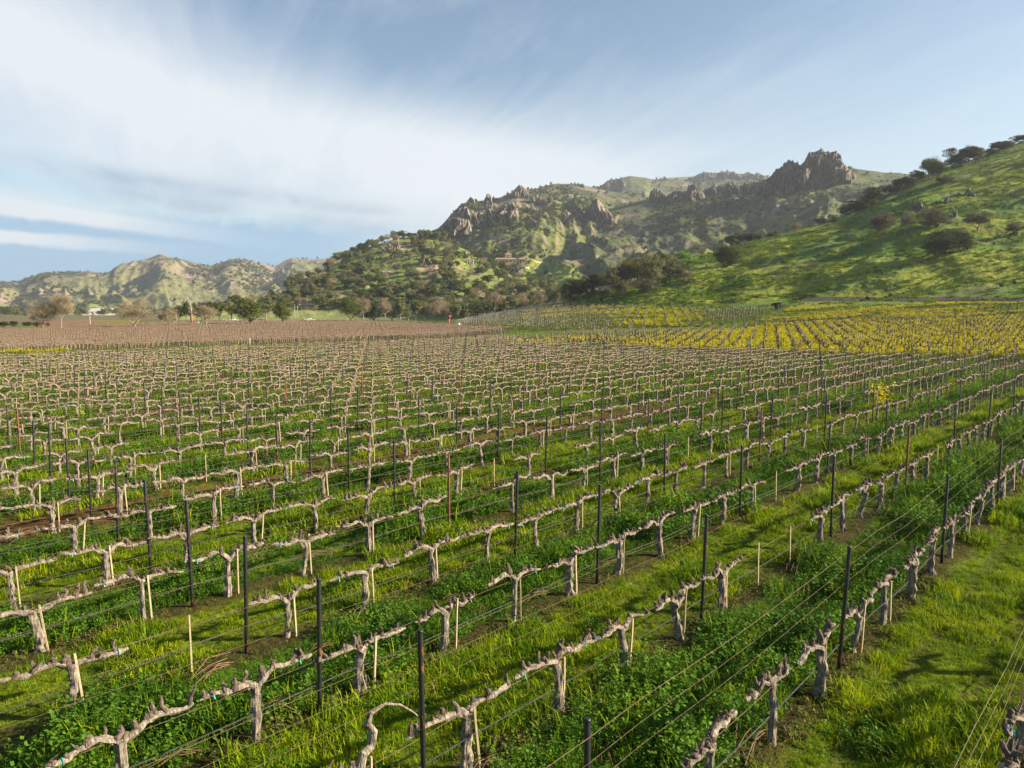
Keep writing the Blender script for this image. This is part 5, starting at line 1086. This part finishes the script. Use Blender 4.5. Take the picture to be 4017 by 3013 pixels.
def car(px, R, kind, col_, label, rz):
    x, y, z = at_R(px, R, 0.0); t = empty('parked_car', (x, y, z), rz); tag(t, label, 'car'); mt = simple('car paint ' + label[:8], col_, .3, .1)
    L, W, H = (4.6, 1.8, 1.45) if kind == 'suv' else ((4.5, 1.8, 1.25) if kind == 'sedan' else (5.4, 1.9, 1.5))
    def prof(P, w0, w1): 
        n = len(P); V = [(p[0], -w0 / 2 if p[1] < .9 else -w1 / 2, p[1]) for p in P] + [(p[0], w0 / 2 if p[1] < .9 else w1 / 2, p[1]) for p in P]
        return V, [tuple(range(n - 1, -1, -1)), tuple(range(n, 2 * n))] + [(i, (i + 1) % n, n + (i + 1) % n, n + i) for i in range(n)]
    b = MB(); b.add(*prof([(-L / 2, .35), (L / 2, .35), (L / 2, .62), (L / 2 - .25, .80), (L * .22, .89), (-L / 2 + .1, .89), (-L / 2, .7)], W, W)); b.build('body', [mt], t)
    b = MB(); x0, x1 = (-L * .44, L * .22) if kind == 'suv' else ((-L * .34, L * .2) if kind == 'sedan' else (-L * .08, L * .24))
    b.add(*prof([(x0, .885), (x1, .885), (x1 - .55, H), (x0 + .3, H)], W * .96, W * .82)); b.build('cabin', [mt], t)
    b = MB(); b.add(*prof([(x0 + .25, .93), (x1 - .15, .93), (x1 - .58, H - .08), (x0 + .42, H - .08)], W * .98, W * .86)); b.build('window', [GLASS], t)
    for sx in (-1, 1):
        for sy in (-1, 1):
            b = MB(); b.tube([(sx * L * .31, sy * (W / 2 - .12), .33), (sx * L * .31, sy * (W / 2 + .03), .33)], [.33, .33], 14); w_ = b.build('wheel', [DKG], t); b = MB(); b.tube([(sx * L * .31, sy * (W / 2 + .02), .33), (sx * L * .31, sy * (W / 2 + .045), .33)], [.2, .18], 10); b.build('rim', [GREYM], w_)
    if kind == 'pickup': b = MB(); b.box((-L * .3, 0, .92), (L * .36, W * .8, .06)); b.build('bed', [DKG], t)
car(480, 430, 'sedan', (.35, .34, .33), 'grey car on the road left of the broad green oak', R_(8)); car(505, 425, 'suv', (.8, .8, .8), 'white car on the road left of the broad green oak', R_(5))
car(566, 440, 'sedan', (.12, .16, .25), 'dark blue car just right of the broad green oak', R_(4)); car(657, 420, 'sedan', (.62, .58, .30), 'pale yellow car in front of the white pickup', R_(-6)); car(668, 440, 'pickup', (.82, .82, .80), 'white pickup truck parked by the green field', R_(4))
def house(px, R, w, d, h, rh, wall, roof, label, z=None, wins=3, rz=0.0, surf=None, py=None, name='house'):
    if surf is not None: x, y, z = surf.hit(px, py)
    else: x, y, z = at_R(px, R, 0.0 if z is None else z)
    t = empty(name, (x, y, z), -math.atan2(x, y) + rz); tag(t, label, 'barn' if name == 'barn' else 'house')
    b = MB(); b.box((0, 0, h / 2 - 1), (w, d, h + 2)); b.build('wall', [wall], t)
    b = MB(); e = .4; V = [(-w / 2 - e, -d / 2 - e, h), (w / 2 + e, -d / 2 - e, h), (w / 2 + e, d / 2 + e, h), (-w / 2 - e, d / 2 + e, h), (-w / 2 + d * .2, 0, h + rh), (w / 2 - d * .2, 0, h + rh), (-w / 2 - e, -d / 2 - e, h - .2), (w / 2 + e, -d / 2 - e, h - .2), (w / 2 + e, d / 2 + e, h - .2), (-w / 2 - e, d / 2 + e, h - .2)]
    b.add(V, [(0, 1, 5, 4), (1, 2, 5), (2, 3, 4, 5), (3, 0, 4), (0, 6, 7, 1), (1, 7, 8, 2), (2, 8, 9, 3), (3, 9, 6, 0), (6, 9, 8, 7)]); b.build('roof', [roof], t)
    for i in range(wins):
        xx = -w / 2 + w * (i + .5) / wins; b = MB(); b.box((xx, -d / 2 - .04, h * .5), (w / wins * .4, .10, h * .4)); b.build('window', [GLASS], t)
    b = MB(); b.box((w * .5 / wins * .1 - w * .25, -d / 2 - .05, h * .36), (w * .06 + .4, .12, h * .72)); b.build('door', [DWOOD], t); return t
house(182, 1220, 17, 10, 3.0, 2.2, CREAM, GREYM, 'pale low barn, leftmost of the far farm buildings', z=1.5, name='barn')
house(209, 1230, 18, 12, 4.5, 4, CREAM, simple('pale barn roof', (.36, .35, .33), .8), 'cream barn with pale roof in the middle of the far farm', z=1.5, name='barn')
house(232, 1200, 20, 12, 4.5, 4.5, CREAM, simple('pale tan roof', (.42, .38, .33), .8), 'largest cream barn at the right of the far farm', z=1.5, name='barn')
house(665, 0, 9, 6, 2.6, 1.6, DWOOD, DKG, 'dark wooden shed at the foot of the wooded hill', surf=knoll, py=668, wins=2, name='shed')
house(1092, 0, 22, 8, 4.5, 1.6, ADOBE, TILE, 'long tan villa on the mountain slope above the terraces', surf=mtA, py=570, wins=6)
house(1098, 0, 7, 6, 8.5, 1.6, ADOBE, TILE, 'square tan tower rising over the villa roofs', surf=mtA, py=569, wins=1, name='tower')
house(1128, 0, 7, 6, 3.5, 1.6, CREAM, TILE, 'small white house right of the tan villa', surf=mtA, py=568, wins=2)
x, y, z = knoll.hit(874, 512.0); t = empty('water_tank', (x, y, z)); tag(t, 'pale green round water tank among trees on the wooded hilltop', 'tank'); MT = simple('pale green steel', (.36, .46, .42), .5)
b = MB(); b.tube([(0, 0, -1), (0, 0, 4.2)], [2.6, 2.6], 20); b.build('tank_wall', [MT], t, False); b = MB(); b.tube([(0, 0, 4.2), (0, 0, 4.9)], [2.7, .3], 20); b.build('tank_roof', [MT], t)
def wall_line(pts, surf, h, label):
    P3 = [surf.hit(px, py) for px, py in pts]; V = []; Fc = []
    for (x, y, z) in P3:
        r0 = math.hypot(x, y)
        for (k_, zz) in ((0, -2), (0, h), (.7, h), (.7, -2)): V.append((x * (1 + k_ / r0), y * (1 + k_ / r0), z + zz))
    for i in range(len(P3) - 1): Fc += [(i * 4 + q, i * 4 + q + 1, i * 4 + 5 + q, i * 4 + 4 + q) for q in range(3)]
    b = MB(); b.add(V, Fc); tag(b.build('retaining_wall', [ADOBE]), label, 'wall')
wall_line([(1090 + i * 9, 581 + .25 * math.sin(i)) for i in range(9)], mtA, 1.7, 'low tan stone wall below the villa terrace')
wall_line([(1138 + i * 8, 563 + i * 1.3 + i * i * .10) for i in range(9)], mtA, 1.4, 'long pale stone wall curving right of the villa')
def pole(px, py, hpx, R, label, arm=True):
    a, s_ = ray(px, py); x, y, z = R * math.sin(a), R * math.cos(a), CAMH + R * float(s_); h = hpx * R * math.cos(a) / F; t = empty('utility_pole', (x, y, z)); tag(t, label, 'pole')
    b = MB(); b.tube([(0, 0, -.5), (0, 0, h)], [.17, .12], 8); b.build('pole_shaft', [CREAM], t)
    if arm: b = MB(); b.box((0, 0, h - .5), (1.8, .12, .14)); b.build('crossarm', [DWOOD], t)
pole(637, 685, 27, 430, 'left one of two pale poles by the green field'); pole(643, 685, 24, 432, 'right one of two pale poles by the green field', False); pole(195, 704, 21, 300, 'lone pale pole in front of the far barns', False); pole(381, 690, 12, 330, 'short pale pole left of the red wind tower', False); pole(574, 700, 8, 300, 'thin marker pole right of the broad green oak', False)
for i, (px, py, lb, c_) in enumerate([(788, 752, 'orange capped marker stake at the back edge of the near block', (.75, .35, .08)), (540, 752, 'white marker stake at the back edge of the near block', (.8, .8, .75)), (1083, 724, 'white marker stake between brown and green blocks', (.8, .75, .68)), (318, 714, 'small orange flag stake near the bare oaks', (.7, .3, .1))]):
    x, y, z = hitg(px, py); b = MB(); b.box((0, 0, .65), (.07, .07, 1.3)); b.box((0, 0, 1.3), (.14, .10, .25), 1); o = b.build('marker_stake', [WHITE, simple('marker cap %d' % i, c_)]); o.location = (x, y, z); tag(o, lb, 'marker stake')
def big_post(px, py, hpx, label, brace):
    x, y, z = hitg(px, py); h = hpx * y / F; b = MB(); b.tube([(0, 0, -.2), (0, 0, h)], [.11, .10], 10); b.tube([(0, 0, h - .03), (0, 0, h + .02)], [.12, .08], 10)
    if brace: b.tube([(0, 0, h * .75), (-1.5, .1, 0)], .05, 6)
    o = b.build('end_post', [simple('brown round post', (.16, .09, .06), .85)]); o.location = (x, y, z); tag(o, label, 'end post')
big_post(1031.5, 755, 22, 'left one of two stout brown posts at the block corner', False); big_post(1049, 751, 21, 'right one of two stout brown posts, braced, at the block corner', True)
x, y, z = hitg(1905, 893); mb = MB(); t = empty('mustard_plant', (x, y, z), .4, 1.25); tag(t, 'lone tall mustard plant blooming yellow among the vines at right', 'plant')
def sub_mesh(seed, only):
    me = must_src[seed]; V = np.array([v.co for v in me.vertices]); Fc = [tuple(p.vertices) for p in me.polygons if p.material_index == only]
    return mesh_np('part', V, Fc, [M['yellow'] if only == 0 else M['mstem']])
for q in range(3):
    o = link('flowers', sub_mesh(q, 0), t, (0, 0, .25 * q)); o.rotation_euler = (0, 0, q * 2.0)
link('stems', sub_mesh(1, 1), t)
# ================================================================== HAZE
if HAZE:
    b = MB(); b.box((0, 1700, 190), (7600, 4800, 520)); hm = bpy.data.materials.new('haze air'); hm.use_nodes = True; t = NT(hm.node_tree); t.n.clear()
    out = t.node('ShaderNodeOutputMaterial'); v = t.node('ShaderNodeVolumePrincipled'); v.inputs['Color'].default_value = (.80, .88, 1.0, 1); v.inputs['Density'].default_value = .00010; v.inputs['Anisotropy'].default_value = .25
    t.l.new(v.outputs[0], out.inputs['Volume']); hz = b.build('haze', [hm]); tag(hz, 'thin blue haze over the valley', 'haze', kind='stuff')
